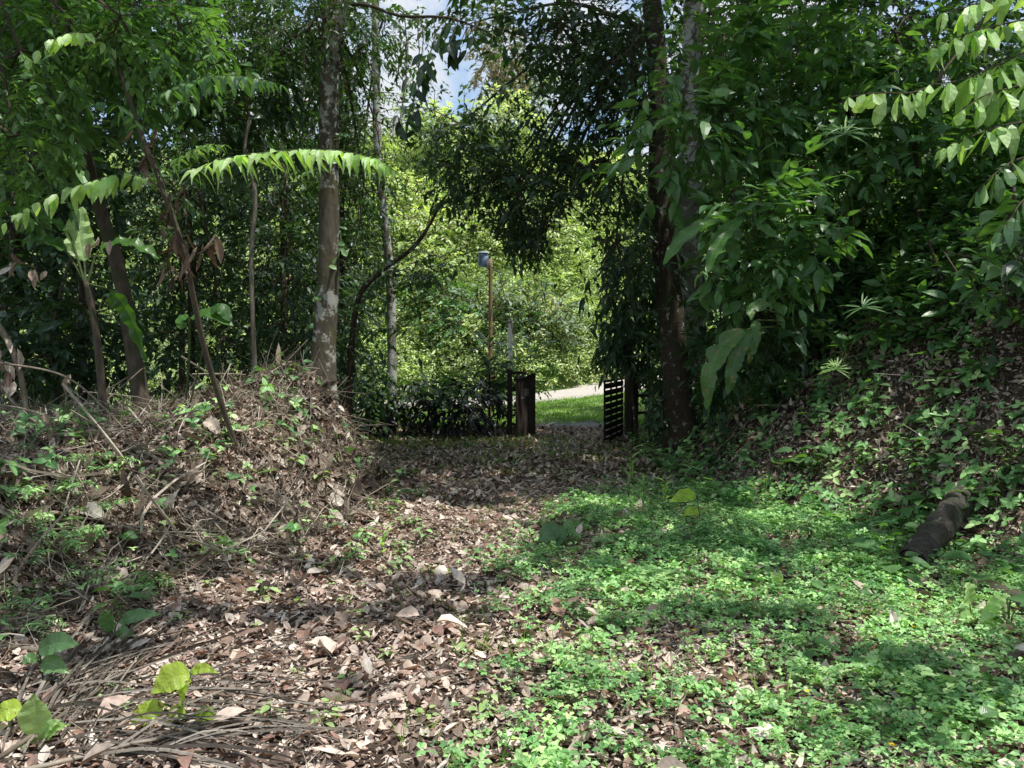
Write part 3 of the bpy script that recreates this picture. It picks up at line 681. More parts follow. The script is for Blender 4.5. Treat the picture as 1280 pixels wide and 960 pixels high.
thin, TP = tree('thin_sapling', 'thin curving bare stemmed sapling in the dark left thicket', 'sapling', [(312, 150), (306, 190), (319, 245), (314, 330), (320, 460)], 10, [.032, .028, .026, .022], 'bark_grey', None, None, 7)
crown(thin, [(310, 120, 10.4, 55, 45, .6, 60), (270, 170, 10.6, 40, 30, .5, 30)], 'broad', [M['leaf_dark'], M['twig']], hub=TP[-1], limb=.015)

grey, GP = tree('grey_trunk_tree', 'slim tree with straight mossy grey trunk left of the opening', 'tree', [(470, 60), (472, 180), (480, 270), (489, 370), (490, 520)], 16, [.10, .09, .085, .08], 'bark_pale', 10, None, 10)
crown(grey, [(480, 20, 16, 60, 25, 1.2, 50), (446, 300, 16.5, 30, 60, 1., 60), (440, 380, 16, 24, 50, 1, 50)], 'mid', [M['leaf_dark'], M['twig']], hub=GP[-2], limb=.03)

lean, EP = tree('leaning_tree', 'dark leaning tree whose branch slants up into the opening', 'tree', [(556, 246), (520, 306), (470, 345), (443, 395), (432, 500)], 13, [.06, .05, .042, .035, .02], 'bark_dark', None, None, 8)
KO_SAVE = KO; KO = KO[:2] + [KO[3]]
crown(lean, [(520, 345, 13, 48, 26, .5, 60), (555, 365, 12.8, 24, 20, .4, 26), (545, 390, 12.8, 20, 14, .4, 12), (445, 390, 13.2, 18, 50, .6, 40), (512, 412, 13.5, 26, 8, .4, 8), (448, 460, 14, 24, 40, .8, 50), (585, 225, 12.6, 40, 30, .6, 60)],
      'mid', [M['leaf_dark'], M['twig']], limb=.015)
KO = KO_SAVE
# dark branch with big hanging leaves at the top of the opening
br, BP = tree('overhanging_branch_tree', 'bare dark branch crossing the sky gap with large drooping leaves', 'tree', [(610, 40, 9), (560, 22, 9), (500, 20, 9.4), (455, 6, 9.8), (425, 20, 10.6), (416, 120, 11.2), (412, 300, 11.2), (410, 470, 11.2)], 9, [.035, .03, .028, .022, .016, .010], 'bark_dark', None, None, 7)
mb = MB()
for px, py, n, L in [(535, 75, 8, .25), (560, 60, 7, .24), (520, 100, 8, .25), (515, 140, 7, .25), (575, 55, 6, .22), (548, 48, 5, .2), (500, 150, 4, .22), (590, 40, 5, .2)]:
    p = at(px, py, 8.8); tube(mb, [at(px + 6, 22, 9), at(px + 9, (py + 22) / 2 - 6, 8.9), p], .006, 4, 1, n=6)
    D = rnd(n) * [.55, .5, .25] + [0, 0, -.9]; leaves(mb, p + .06 * rnd(n), D, rnd(n) * .5 + [0, -1, .1], L * rng.uniform(.7, 1.1, n), L * .36, T_LEAF, .2, .2, rng.random(n) * .5)
mb.build('foliage', [M['leaf_dark'], M['twig']], br)

# left thicket, several trees one behind the other
KOall = KO
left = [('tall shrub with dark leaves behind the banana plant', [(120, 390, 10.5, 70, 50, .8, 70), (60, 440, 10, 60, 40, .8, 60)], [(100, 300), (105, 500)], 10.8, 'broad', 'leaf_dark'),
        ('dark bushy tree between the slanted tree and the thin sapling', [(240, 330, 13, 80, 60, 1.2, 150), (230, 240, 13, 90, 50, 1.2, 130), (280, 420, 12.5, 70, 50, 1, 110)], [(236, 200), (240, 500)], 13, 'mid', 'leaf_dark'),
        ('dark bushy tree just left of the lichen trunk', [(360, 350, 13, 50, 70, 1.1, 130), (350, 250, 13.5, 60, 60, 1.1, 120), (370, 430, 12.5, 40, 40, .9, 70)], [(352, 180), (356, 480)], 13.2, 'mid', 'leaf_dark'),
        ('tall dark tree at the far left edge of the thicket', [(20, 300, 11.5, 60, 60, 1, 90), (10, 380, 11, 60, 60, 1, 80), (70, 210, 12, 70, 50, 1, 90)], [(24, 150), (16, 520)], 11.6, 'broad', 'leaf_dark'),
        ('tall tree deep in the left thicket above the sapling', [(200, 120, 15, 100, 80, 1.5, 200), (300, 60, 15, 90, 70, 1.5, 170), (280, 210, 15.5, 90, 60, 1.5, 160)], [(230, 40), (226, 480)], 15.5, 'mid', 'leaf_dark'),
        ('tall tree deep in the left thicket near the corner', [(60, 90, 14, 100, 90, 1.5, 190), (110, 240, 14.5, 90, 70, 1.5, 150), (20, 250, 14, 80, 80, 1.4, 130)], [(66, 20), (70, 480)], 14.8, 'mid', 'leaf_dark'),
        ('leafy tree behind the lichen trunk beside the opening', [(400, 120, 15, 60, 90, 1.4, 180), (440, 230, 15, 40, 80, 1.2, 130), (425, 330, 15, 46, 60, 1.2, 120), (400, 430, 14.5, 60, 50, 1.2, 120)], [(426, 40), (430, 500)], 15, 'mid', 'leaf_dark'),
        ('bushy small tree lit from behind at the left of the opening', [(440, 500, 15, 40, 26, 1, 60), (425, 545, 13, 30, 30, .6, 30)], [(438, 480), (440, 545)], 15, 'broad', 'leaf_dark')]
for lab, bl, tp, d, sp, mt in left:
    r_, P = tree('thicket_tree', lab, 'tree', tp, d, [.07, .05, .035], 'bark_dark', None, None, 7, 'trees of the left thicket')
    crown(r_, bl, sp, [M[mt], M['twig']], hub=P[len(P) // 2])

# --- right side
dark, DP = tree('patchy_bark_tree', 'dark curved trunk with white lichen patches beside the right gate post', 'tree',
                [(808, -60), (820, 60), (824, 160), (824, 250), (836, 370), (854, 520)], 12.3, [.24, .20, .17, .16, .15, .145], 'bark_dark', 11, flare(1, 3, .5, .04), 16, n=60)
crown(dark, [(640, 215, 12.4, 85, 50, .8, 190), (575, 155, 12.8, 55, 55, .7, 120), (720, 120, 12, 85, 55, .9, 190), (700, 250, 12, 75, 50, .8, 150), (640, 285, 12.4, 40, 30, .6, 60),
             (760, 200, 11.6, 60, 70, .9, 140), (700, 30, 11.5, 100, 36, .9, 150), (790, 60, 11, 60, 60, .8, 110), (770, 300, 11.6, 50, 50, .8, 90), (620, 20, 11.6, 60, 26, .8, 50), (660, 320, 12.2, 26, 16, .4, 16), (620, 300, 12.4, 22, 26, .4, 26), (715, 60, 13.6, 95, 40, .8, 120)],
      'mid', [M['leaf_dark'], M['twig']], hub=DP[-2] + [0, 0, -1.2], limb=.04)
pale, PP = tree('pale_trunk_tree', 'tall tree with smooth pale grey trunk behind the dark curved trunk', 'tree',
                [(872, -60), (864, 120), (862, 300), (866, 470)], 14.2, [.25, .22, .20, .19, .18], 'bark_pale', 12, None, 16, n=50)
crown(pale, [(900, 40, 13, 60, 40, 1, 60), (840, 20, 13, 40, 40, 1, 40), (960, 120, 14, 80, 80, 1.2, 130), (920, 240, 13.8, 60, 60, 1, 90)], 'mid', [M['leaf_mid'], M['twig']], hub=PP[-2])

palm, _ = tree('drooping_leaf_tree', 'small black green tree with drooping narrow leaves above the right gate post', 'tree', [(782, 360), (786, 430), (797, 540)], 13.8, [.04, .03, .02], 'bark_dark', None, None, 7)
crown(palm, [(780, 390, 13.4, 42, 34, .7, 90), (800, 430, 13.4, 34, 40, .7, 90), (760, 440, 13.2, 26, 20, .5, 30), (745, 350, 13, 20, 20, .4, 16), (810, 490, 13.8, 22, 36, .6, 60), (800, 330, 12.8, 40, 40, .7, 70)],
      'lance', [M['leaf_dark'], M['twig']], hub=_[-1], limb=.014)

right = [('broad leaved young tree in front of the pale trunk', [(890, 70, 9.4, 60, 50, .7, 60), (850, 130, 9, 45, 50, .6, 45), (905, 150, 9.2, 60, 50, .6, 60), (835, 185, 8.8, 26, 30, .4, 18)], [(905, 100), (925, 420)], 9.6, 'big', 'leaf_mid'),
         ('leafy tree filling the upper right behind the fan palm', [(1000, 60, 10, 90, 60, 1, 130), (1060, 140, 10, 80, 60, 1, 120), (980, 170, 9.6, 80, 50, .9, 110)], [(1010, 40), (1020, 400)], 10.2, 'broad', 'leaf_mid'),
         ('leafy tree with broad leaves at the top right', [(1120, 40, 9.6, 90, 50, 1, 110), (1180, 110, 9.4, 80, 60, .9, 110), (1130, 190, 9.6, 80, 45, .9, 90)], [(1140, 20), (1150, 380)], 9.8, 'broad', 'leaf_mid'),
         ('large leaved shrub beside the long blade leaves', [(945, 260, 8.6, 55, 36, .6, 42), (985, 300, 8.4, 60, 40, .6, 46), (940, 330, 8.6, 55, 40, .6, 42)], [(960, 280), (975, 430)], 8.8, 'big', 'leaf_mid'),
         ('rough leaved shrub with glossy ribbed leaves on the right bank', [(1130, 290, 7.2, 75, 34, .5, 42), (1180, 315, 7, 70, 32, .5, 40), (1095, 330, 7.4, 50, 26, .5, 24)], [(1160, 300), (1190, 400)], 7.3, 'big', 'leaf_mid'),
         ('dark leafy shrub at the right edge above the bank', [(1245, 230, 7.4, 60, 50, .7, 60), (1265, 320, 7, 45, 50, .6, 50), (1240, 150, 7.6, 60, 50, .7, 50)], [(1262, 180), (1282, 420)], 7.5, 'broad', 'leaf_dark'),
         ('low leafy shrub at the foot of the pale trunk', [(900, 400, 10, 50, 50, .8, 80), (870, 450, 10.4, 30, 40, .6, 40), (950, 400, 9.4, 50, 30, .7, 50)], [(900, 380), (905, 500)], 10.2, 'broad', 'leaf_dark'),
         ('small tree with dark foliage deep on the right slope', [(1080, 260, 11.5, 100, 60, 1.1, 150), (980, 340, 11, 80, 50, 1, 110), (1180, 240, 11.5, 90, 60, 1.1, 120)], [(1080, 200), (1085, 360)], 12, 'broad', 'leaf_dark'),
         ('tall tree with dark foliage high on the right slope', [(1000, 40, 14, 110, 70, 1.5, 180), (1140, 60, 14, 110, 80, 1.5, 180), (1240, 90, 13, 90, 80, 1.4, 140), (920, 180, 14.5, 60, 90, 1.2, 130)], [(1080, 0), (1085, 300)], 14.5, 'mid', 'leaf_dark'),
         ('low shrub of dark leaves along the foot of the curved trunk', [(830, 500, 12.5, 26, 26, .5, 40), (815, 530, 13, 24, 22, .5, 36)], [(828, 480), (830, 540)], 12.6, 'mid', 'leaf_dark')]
for lab, bl, tp, d, sp, mt in right:
    if tp[-1][0] > 870: d = max(d, float(gp(*tp[-1])[1]) + .1)
    r_, P = tree('slope_tree', lab, 'tree', tp, d, [.03, .025, .016], 'bark_dark', None, None, 7, 'trees and shrubs of the right slope')
    crown(r_, bl, sp, [M[mt], M['twig']], hub=P[len(P) // 2], limb=.02)

# hedge of dark shrubs behind the clearing
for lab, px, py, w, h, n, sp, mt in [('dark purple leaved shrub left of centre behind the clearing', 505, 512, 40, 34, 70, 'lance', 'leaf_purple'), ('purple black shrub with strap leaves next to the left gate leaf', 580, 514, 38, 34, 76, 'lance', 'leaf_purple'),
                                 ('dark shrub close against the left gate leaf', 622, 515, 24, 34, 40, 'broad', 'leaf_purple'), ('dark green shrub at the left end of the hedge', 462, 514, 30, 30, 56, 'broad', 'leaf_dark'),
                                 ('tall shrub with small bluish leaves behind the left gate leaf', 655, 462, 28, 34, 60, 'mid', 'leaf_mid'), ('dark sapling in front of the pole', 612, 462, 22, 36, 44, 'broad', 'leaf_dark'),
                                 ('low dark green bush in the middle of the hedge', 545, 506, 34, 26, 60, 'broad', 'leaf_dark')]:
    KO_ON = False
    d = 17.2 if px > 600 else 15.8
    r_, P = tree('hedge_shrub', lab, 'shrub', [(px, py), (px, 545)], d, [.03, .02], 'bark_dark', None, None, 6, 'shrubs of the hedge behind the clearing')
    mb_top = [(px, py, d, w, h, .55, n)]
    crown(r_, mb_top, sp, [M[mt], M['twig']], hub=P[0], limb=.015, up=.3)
KO_ON = True

# dense backing vegetation
def thicket(name, label, boxes, spec, mat, nm):
    mb = MB(); S = dict(LS[spec])
    for px0, py0, px1, py1, d0, d1, n in boxes:
        px = rng.uniform(px0, px1, n); py = rng.uniform(py0, py1, n); d = rng.uniform(d0, d1, n)
        B = np.stack([at(a, b, c) for a, b, c in zip(px, py, d)])
        hole = nz(px, py, 40, 3) + .6 * nz(px, py, 15, 8); k = (hole < nm) & (B[:, 2] > H(B[:, 0], B[:, 1]) - .1); B = B[k]
        k = ~keepout(B); B = B[k]
        sprays(mb, B, rnd(len(B)) + [0, -.3, .1], tone=np.clip(.4 + .3 * nz(B[:, 0], B[:, 2], 1.1, 2) + .2 * rng.normal(size=len(B)), 0, 1), **S)
    return tag(mb.build(name, [M[mat], M['twig']]), label, 'thicket', kind='stuff')
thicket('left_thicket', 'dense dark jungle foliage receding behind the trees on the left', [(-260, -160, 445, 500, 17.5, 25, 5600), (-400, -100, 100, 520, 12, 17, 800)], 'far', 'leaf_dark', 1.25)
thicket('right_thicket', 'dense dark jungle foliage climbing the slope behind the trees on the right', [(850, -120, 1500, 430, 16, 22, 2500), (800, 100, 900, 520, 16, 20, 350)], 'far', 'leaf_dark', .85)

# shrubs hugging the upper part of the right bank
mb = MB(); n = 7500; y = rng.uniform(5, 16, n); x = foot_r(y) + .6 + 5 * rng.random(n) ** 1.2; z = H(x, y)
ok = (x > foot_r(y) + .7) & (nz(x, y, .8, 31) + .5 * nz(x, y, .3, 2) + .75 * (z - 1.55) > .15) & (x < y * .74 + .5); x, y, z = x[ok], y[ok], z[ok]; n = len(x)
B = np.stack([x, y, z + .35 * rng.random(n)], -1); S = dict(LS['broad']); S.update(L=.145, k=7, ln=.4)
sprays(mb, B, rnd(n) * .6 + [-.75, -.3, .55], tone=np.clip(.5 + .25 * nz(x, y, .6, 5) + .2 * rng.normal(size=n), 0, 1), **S)
tag(mb.build('bank_shrubbery', [M['leaf_mid'], M['twig']]), 'mat of leafy shrubs covering the upper part of the right bank', 'shrubbery', kind='stuff')

# trees on the far hillside
KO_ON = False
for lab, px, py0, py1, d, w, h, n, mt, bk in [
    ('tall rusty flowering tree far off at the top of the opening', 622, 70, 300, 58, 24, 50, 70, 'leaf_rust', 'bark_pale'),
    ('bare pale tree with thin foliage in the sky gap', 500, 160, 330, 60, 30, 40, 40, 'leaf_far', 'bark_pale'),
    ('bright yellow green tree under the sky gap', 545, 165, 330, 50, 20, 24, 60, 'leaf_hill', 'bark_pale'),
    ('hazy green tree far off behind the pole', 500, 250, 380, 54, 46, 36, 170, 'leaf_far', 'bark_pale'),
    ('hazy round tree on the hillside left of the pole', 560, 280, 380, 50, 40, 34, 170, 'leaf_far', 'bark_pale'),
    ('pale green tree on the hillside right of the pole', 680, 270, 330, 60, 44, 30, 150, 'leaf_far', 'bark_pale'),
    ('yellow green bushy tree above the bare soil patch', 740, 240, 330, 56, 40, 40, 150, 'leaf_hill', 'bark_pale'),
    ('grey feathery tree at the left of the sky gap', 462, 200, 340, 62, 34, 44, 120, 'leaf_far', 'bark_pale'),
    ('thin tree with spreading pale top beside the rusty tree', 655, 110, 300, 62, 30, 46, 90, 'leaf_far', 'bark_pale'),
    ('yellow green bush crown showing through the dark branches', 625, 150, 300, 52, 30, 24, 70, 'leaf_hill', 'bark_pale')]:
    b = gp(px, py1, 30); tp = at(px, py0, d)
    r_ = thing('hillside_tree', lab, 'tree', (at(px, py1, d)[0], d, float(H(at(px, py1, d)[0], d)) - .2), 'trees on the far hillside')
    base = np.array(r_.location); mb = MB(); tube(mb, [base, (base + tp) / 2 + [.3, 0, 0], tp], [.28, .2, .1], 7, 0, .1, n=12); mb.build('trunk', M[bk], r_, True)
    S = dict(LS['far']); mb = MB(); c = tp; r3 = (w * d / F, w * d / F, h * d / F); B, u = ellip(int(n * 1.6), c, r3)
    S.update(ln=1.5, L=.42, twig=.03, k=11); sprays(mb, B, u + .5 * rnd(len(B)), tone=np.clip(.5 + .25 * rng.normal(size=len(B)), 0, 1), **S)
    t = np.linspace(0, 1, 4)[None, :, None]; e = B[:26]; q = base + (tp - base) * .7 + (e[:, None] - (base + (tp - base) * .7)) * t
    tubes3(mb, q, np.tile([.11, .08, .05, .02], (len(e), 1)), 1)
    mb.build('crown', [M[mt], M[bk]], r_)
# rounded bushes that break up the hillside
BUSH = []
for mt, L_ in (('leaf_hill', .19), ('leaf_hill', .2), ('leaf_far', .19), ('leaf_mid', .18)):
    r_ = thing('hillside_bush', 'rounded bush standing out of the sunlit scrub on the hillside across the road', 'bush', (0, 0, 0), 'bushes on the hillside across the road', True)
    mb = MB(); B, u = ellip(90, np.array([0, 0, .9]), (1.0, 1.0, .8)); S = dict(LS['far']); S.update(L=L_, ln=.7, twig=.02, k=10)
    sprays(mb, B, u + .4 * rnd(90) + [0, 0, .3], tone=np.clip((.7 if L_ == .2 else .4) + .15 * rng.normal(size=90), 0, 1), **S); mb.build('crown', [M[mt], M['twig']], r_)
    mb = MB(); tube(mb, [[0, 0, -.3], [.05, 0, .5], [0, .05, 1.0]], [.07, .05, .03], 6); mb.build('trunk', M['bark_dark'], r_, True); BUSH.append(r_)
nb_ = 0
for _ in range(44):
    P_ = gp(rng.uniform(440, 790), rng.uniform(255, 470), 30); sc_ = rng.uniform(.7, 1.7)
    if abs(P_[0] - 2.05) < 2 and abs(P_[1] - hill_y(2) - 5.6) < 2.5: continue
    i_ = nb_; nb_ += 1
    if i_ < 4: o = BUSH[i_]; o.location = tuple(P_); o.scale = (sc_,) * 3
    else: dup(BUSH[i_ % 4], P_, rng.random() * 6.28, sc_)
KO_ON = True

# ------------------------------------------------------------------ unseen canopy above the frame: leaves added for shade, gaps cut for sun
n = 3900
x = rng.uniform(-8.5, 10, n); y = rng.uniform(1.5, 17.5, n); z = rng.uniform(8.5, 12.5, n) + np.where(y > 14, 1.5, 0)
B = np.stack([x, y, z], -1); B = B[nz(x, y, 1.3, 2) < .75]
x2 = np.concatenate([rng.uniform(-15, -3.6, 1700), rng.uniform(5, 13, 700)]); y2 = np.concatenate([rng.uniform(14, 27, 1700), rng.uniform(13, 22, 700)])
B = np.vstack([B, np.stack([x2, y2, rng.uniform(.62, .72, 2400) * y2 + 1], -1)])
hubs = np.array([LP[-1][:2], SP[-1][:2], DP[-1][:2], PP[-1][:2], NP[-1][:2]]); own = np.argmin(((B[:, None, :2] - hubs[None]) ** 2).sum(-1), 1)
def ccull(P): return ground_lit(P) | shaft_cull(P)
for i_, (rt, TPs) in enumerate([(lich, LP), (slant, SP), (dark, DP), (pale, PP), (near, NP)]):
    b = B[own == i_]
    if not len(b): continue
    KO_ON = False; mb = MB()
    sprays(mb, b, rnd(len(b)) * [1, 1, .3], .9, 12, .24, .5, T_KITE, .2, .2, (0, 1), .006, cull=ccull, flat=2.2, drop=0)
    KO_ON = True
    e = b[::max(1, len(b) // 30)]; h = TPs[-1]; t = np.linspace(0, 1, 6)[None, :, None]
    q = h + (e[:, None] - h) * t + np.array([0, 0, .6]) * (t * (1 - t)); tubes3(mb, q, np.tile([.05, .04, .03, .02, .015, .008], (len(e), 1)), 1)
    mb.build('shade_canopy', [M['leaf_fine'], M['twig']], rt)

# ------------------------------------------------------------------ built things: gates, posts, pole
def obox(mb, o, u, v, w, a, m=0):
    """box spanned by ranges a=((u0,u1),(v0,v1),(w0,w1)) along unit axes u,v,w from o"""
    o, u, v, w = map(lambda q: np.asarray(q, float), (o, u, v, w)); P = []
    for i in (0, 1):
        for j in (0, 1):
            for k in (0, 1): P.append(o + u * a[0][i] + v * a[1][j] + w * a[2][k])
    f = np.array([(0, 1, 3, 2), (4, 6, 7, 5), (0, 4, 5, 1), (2, 3, 7, 6), (0, 2, 6, 4), (1, 5, 7, 3)])
    mb.add(P, f, None, m)
Zv = np.array([0, 0, 1.])
# left leaf: solid boards
A_ = at(645, 544, 15.3); Bp = at(669, 544, 15.9); A_[2] = float(H(A_[0], A_[1])) + .02
u = norm(np.array([Bp[0] - A_[0], Bp[1] - A_[1], .0])); wN = np.cross(u, Zv); Lw = float(np.linalg.norm((Bp - A_)[:2])); u2 = norm(u + [0, 0, .10])
lg = thing('wooden_gate', 'solid brown wooden gate leaf on the left with a pale worn notice on it', 'gate', A_)
mb = MB(); nb = 5; hgt = 1.16
for i_ in range(nb):
    a0 = Lw * i_ / nb; a1 = Lw * (i_ + 1) / nb - .008; t0 = .02 * rng.random()
    obox(mb, A_ + u * a0 + [0, 0, .0], u, Zv, wN, ((0, a1 - a0), (.03, hgt + .16 * (i_ + .5) / nb), (-.012, .012 + .004 * (i_ % 2))))
mb.build('board_panel', M['wood_gate'], lg)
fn = wN if wN[1] < 0 else -wN
for z0 in (.20, .62, 1.0): mb = MB(); obox(mb, A_ + [0, 0, z0], u, Zv, fn, ((.02, Lw - .02), (0, .07), (-.055, -.02))); mb.build('cross_rail', M['wood_dark'], lg)
mb = MB(); obox(mb, A_ + [0, 0, hgt + .012], u2, norm(np.cross(fn, u2)) * (1 if np.cross(fn, u2)[2] > 0 else -1), fn, ((-.01, Lw + .01), (0, .025), (-.03, .03)))
mb.build('top_rail', M['wood_dark'], lg)
mb = MB(); obox(mb, A_ + u * Lw * .30 + [0, 0, .84], u, Zv, fn, ((0, .22), (.0, .15), (.018, .022))); obox(mb, A_ + u * Lw * .22 + [0, 0, .78], u, Zv, fn, ((0, .14), (0, .05), (.018, .021)))
mb.build('notice', M['paper'], lg)
# post and rail left of it
P_ = at(637, 545, 15.5); P_[2] = float(H(P_[0], P_[1]))
gpst = thing('gate_post', 'dark gate post with a short top rail on the left of the opening', 'post', P_)
mb = MB(); tube(mb, [P_ - [0, 0, .2], P_ + [0, 0, .7], P_ + [0, 0, 1.40]], [.055, .05, .05], 8, 0, .04, n=10); mb.build('post', M['wood_dark'], gpst, True)
mb = MB(); obox(mb, P_ + [0.05, 0, 1.30], [1, 0, 0], Zv, [0, 1, 0], ((0, .30), (0, .06), (-.03, .03))); mb.build('rail', M['wood_dark'], gpst)
# right leaf: slatted
G0 = at(757, 557, 14.3); G0[2] = float(H(G0[0], G0[1])) + .03; G1 = at(779, 552, 15.75)
u = norm(np.array([G1[0] - G0[0], G1[1] - G0[1], .02])); Lw = float(np.linalg.norm((G1 - G0)[:2])); wN = norm(np.cross(u, Zv)); up_ = np.cross(wN, u); up_ *= np.sign(up_[2])
rg = thing('slatted_gate', 'dark slatted gate leaf standing open on the right with light showing between its slats', 'gate', G0)
hgt = 1.14; ns = 9
mb = MB(); pitch = hgt / ns
for i_ in range(ns): obox(mb, G0 + up_ * (pitch * i_), u, up_, wN, ((.03, Lw - .03), (.0, pitch - .028), (-.010, .010)))
mb.build('slats', M['wood_dark'], rg)
for a0, a1 in ((-.02, .05), (Lw * .33, Lw * .33 + .07), (Lw * .64, Lw * .64 + .07), (Lw - .07, Lw)):
    mb = MB(); obox(mb, G0, u, up_, wN, ((a0, a1), (-.01, hgt + .0), (-.035, -.0125))); mb.build('stile', M['wood_dark'], rg)
mb = MB(); obox(mb, G0 + up_ * hgt, u, up_, wN, ((-.02, Lw), (-.004, .035), (-.04, .02))); mb.build('top_rail', M['wood_dark'], rg)
P_ = at(789, 535, 15.7); P_[2] = float(H(P_[0], P_[1]))
rp = thing('gate_post', 'thick weathered square post holding the slatted gate leaf', 'post', P_)
mb = MB(); obox(mb, P_ - [0, 0, .3], [.97, .24, 0], Zv, [-.24, .97, 0], ((-.11, .11), (0, 1.62), (-.11, .11))); mb.build('post', M['wood_post'], rp)
mb = MB(); tube(mb, [P_ + [.03, -.13, 0], P_ + [.05, -.13, .9], P_ + [.02, -.12, 1.72]], [.06, .05, .035], 8, 0, .08, n=12); mb.build('stake', M['wood_dark'], rp, True)
P2 = at(806, 520, 16.6); P2[2] = float(H(P2[0], P2[1]))
fr = thing('rail_fence', 'dark rail fence stub running right from the thick gate post', 'fence', P2)
for z0 in (1.32, .86, .5):
    mb = MB(); obox(mb, np.array([P_[0] + .12, P_[1] + .05, P_[2] + z0 - .02]), norm([1, .35, .02]), Zv, norm([-.35, 1, 0]), ((0, 1.1), (0, .06), (-.03, .03))); mb.build('rail', M['wood_dark'], fr)
mb = MB(); obox(mb, np.array([P_[0] + .95, P_[1] + .42, P_[2] - .2]), [1, 0, 0], Zv, [0, 1, 0], ((-.05, .05), (0, 1.6), (-.05, .05))); mb.build('post', M['wood_dark'], fr)

# pole with the blue box
d = 21.5; pb = at(612, 500, d); pb[2] = float(H(pb[0], pb[1]))
pole = thing('pole', 'slender orange brown wooden pole carrying a pale blue box with a flat lid', 'pole', pb)
tp = at(613, 324, d); mb = MB(); tube(mb, [pb - [0, 0, .3], (pb + tp) / 2 + [.015, 0, 0], tp], [.066, .06, .05], 10, 0, .03, n=20); mb.build('pole', M['wood_pole'], pole, True)
bx = at(604, 334, d); mb = MB(); w_, h_ = .145, .38
tube(mb, [bx + [0, 0, 0], bx + [0, 0, .04], bx + [0, 0, h_ - .02], bx + [0, 0, h_]], [w_ * .85, w_, w_, w_ * .95], 16); bo = mb.build('box', M['box_blue'], pole, True)
mb = MB(); tube(mb, [bx + [0, 0, h_ + .003], bx + [0, 0, h_ + .045]], [w_ * 1.2, w_ * 1.12], 16); mb.build('lid', M['box_lid'], pole)
mb = MB(); tube(mb, [bx + [.12, 0, -.02], tp + [0, 0, -.35]], .018, 6, n=4); mb.build('bracket', M['wood_pole'], pole)
pc = at(638, 480, 21); pc[2] = float(H(pc[0], pc[1])); tq = at(638, 402, 21)
cp = thing('concrete_post', 'short pale grey concrete post right of the pole', 'post', pc)
mb = MB(); obox(mb, [pc[0], pc[1], pc[2] - .2], [1, 0, 0], Zv, [0, 1, 0], ((-.06, .06), (0, tq[2] - pc[2] + .2), (-.06, .06))); obox(mb, [pc[0], pc[1], tq[2] + .003], [1, 0, 0], Zv, [0, 1, 0], ((-.07, .07), (0, .05), (-.07, .07))); mb.build('shaft', M['concrete'], cp)
c_ = [at(646, 425, 20.6), at(636, 390, 20.9), at(628, 360, 21.2), at(625, 343, 21.4), tp + [.05, 0, -.25]]
c_[0][2] = float(at(648, 445, 20.6)[2]); mb = MB(); tube(mb, c_, .014, 6, n=24); tag(mb.build('cable', M['cable'], None, True), 'thin black cable sagging from the pole down to the bushes', 'cable')

# ------------------------------------------------------------------ broad single leaves
def blade(mb, pts, W, nt=18, fold=.25, wav=.02, tears=0, rand=None, m=0, hint=(0, 0, 1), shape=(.05, .35), tipw=0.0, acc=False):
    c = curve(pts, nt); T = norm(np.gradient(c, axis=0)); S = norm(np.cross(T, np.asarray(hint, float))); N = np.cross(S, T)
    t = np.linspace(0, 1, nt); a, b = shape
    w = W * np.clip(np.sin(np.pi * np.clip(t, 0, 1) ** .8) ** .55, 0.02, 1) ; w[-1] = W * tipw
    if acc: w = W * (np.interp(t, [0, .06, .2, .38, .55, .75, .9, 1], [.04, .5, .88, 1, .9, .5, .18, 0]))
    us = np.array([-.5, -.33, -.16, 0, .16, .33, .5]); wob = rng.random(2) * 6
    V = np.empty((nt, 7, 3)); A = np.zeros((nt, 7, 3)); r = rng.random() if rand is None else rand
    for j, uu in enumerate(us):
        e = abs(uu) * 2; ww = w * uu * (1 + (.06 * rng.normal(size=nt) * (e > .9)))
        if tears and e > .6: ww = ww * (1 - .5 * (rng.random(nt) < tears))
        V[:, j] = c + S * ww[:, None] + N * (fold * np.abs(ww) + wav * e * np.sin(t * 26 + wob[int(uu > 0)]))[:, None]
        A[:, j] = np.stack([t, np.full(nt, uu), np.full(nt, r)], -1)
    i = (np.arange(nt - 1)[:, None] * 7 + np.arange(6)[None]).ravel()
    mb.add(V.reshape(-1, 3), np.stack([i, i + 1, i + 8, i + 7], -1), A.reshape(-1, 3), m)
def stalk(mb, pts, r0, r1, m=1, n=12): tube(mb, pts, [r0, r1], 6, m, n=n)

# banana plant
d = 7.8; d = 8.0; b0 = at(132, 500, d); b0[2] = float(H(b0[0], b0[1]))
ban = thing('banana_plant', 'young banana plant with one upright broad leaf on the left mound', 'plant', b0)
mb = MB(); tube(mb, [b0 - [0, 0, .1], at(122, 430, d), at(108, 352, d)], [.045, .036, .026], 9, 0, .08, n=20); mb.build('stem', M['bark_brown'], ban, True)
for pts, W, hint in [([(107, 352), (105, 325), (99, 290), (104, 252)], .27, (0.2, -1, .2)), ([(106, 352), (80, 312), (50, 300), (10, 302)], .20, (0, -.4, 1)),
                     ([(110, 352), (125, 312), (165, 305), (205, 328)], .22, (0, -.5, 1)), ([(112, 355), (140, 365), (165, 400), (186, 462)], .20, (-.6, -1, .3)), ([(105, 350), (85, 290), (60, 275), (20, 250)], .12, (0, -.5, 1))]:
    P = [at(a, b, d + .05 * i_) for i_, (a, b) in enumerate(pts)]; mb = MB(); L_ = curve(P, 20); stalk(mb, L_[:7], .014, .008); blade(mb, L_[6::4] if len(L_[6::4]) > 3 else L_[6:], W, hint=hint, rand=.5 + .3 * rng.random()); mb.build('leaf', [M['leaf_lit' if W == .27 else 'leaf_banana'], M['stem_green']], ban)  # upright leaf takes the paler green with sunlight in its colour
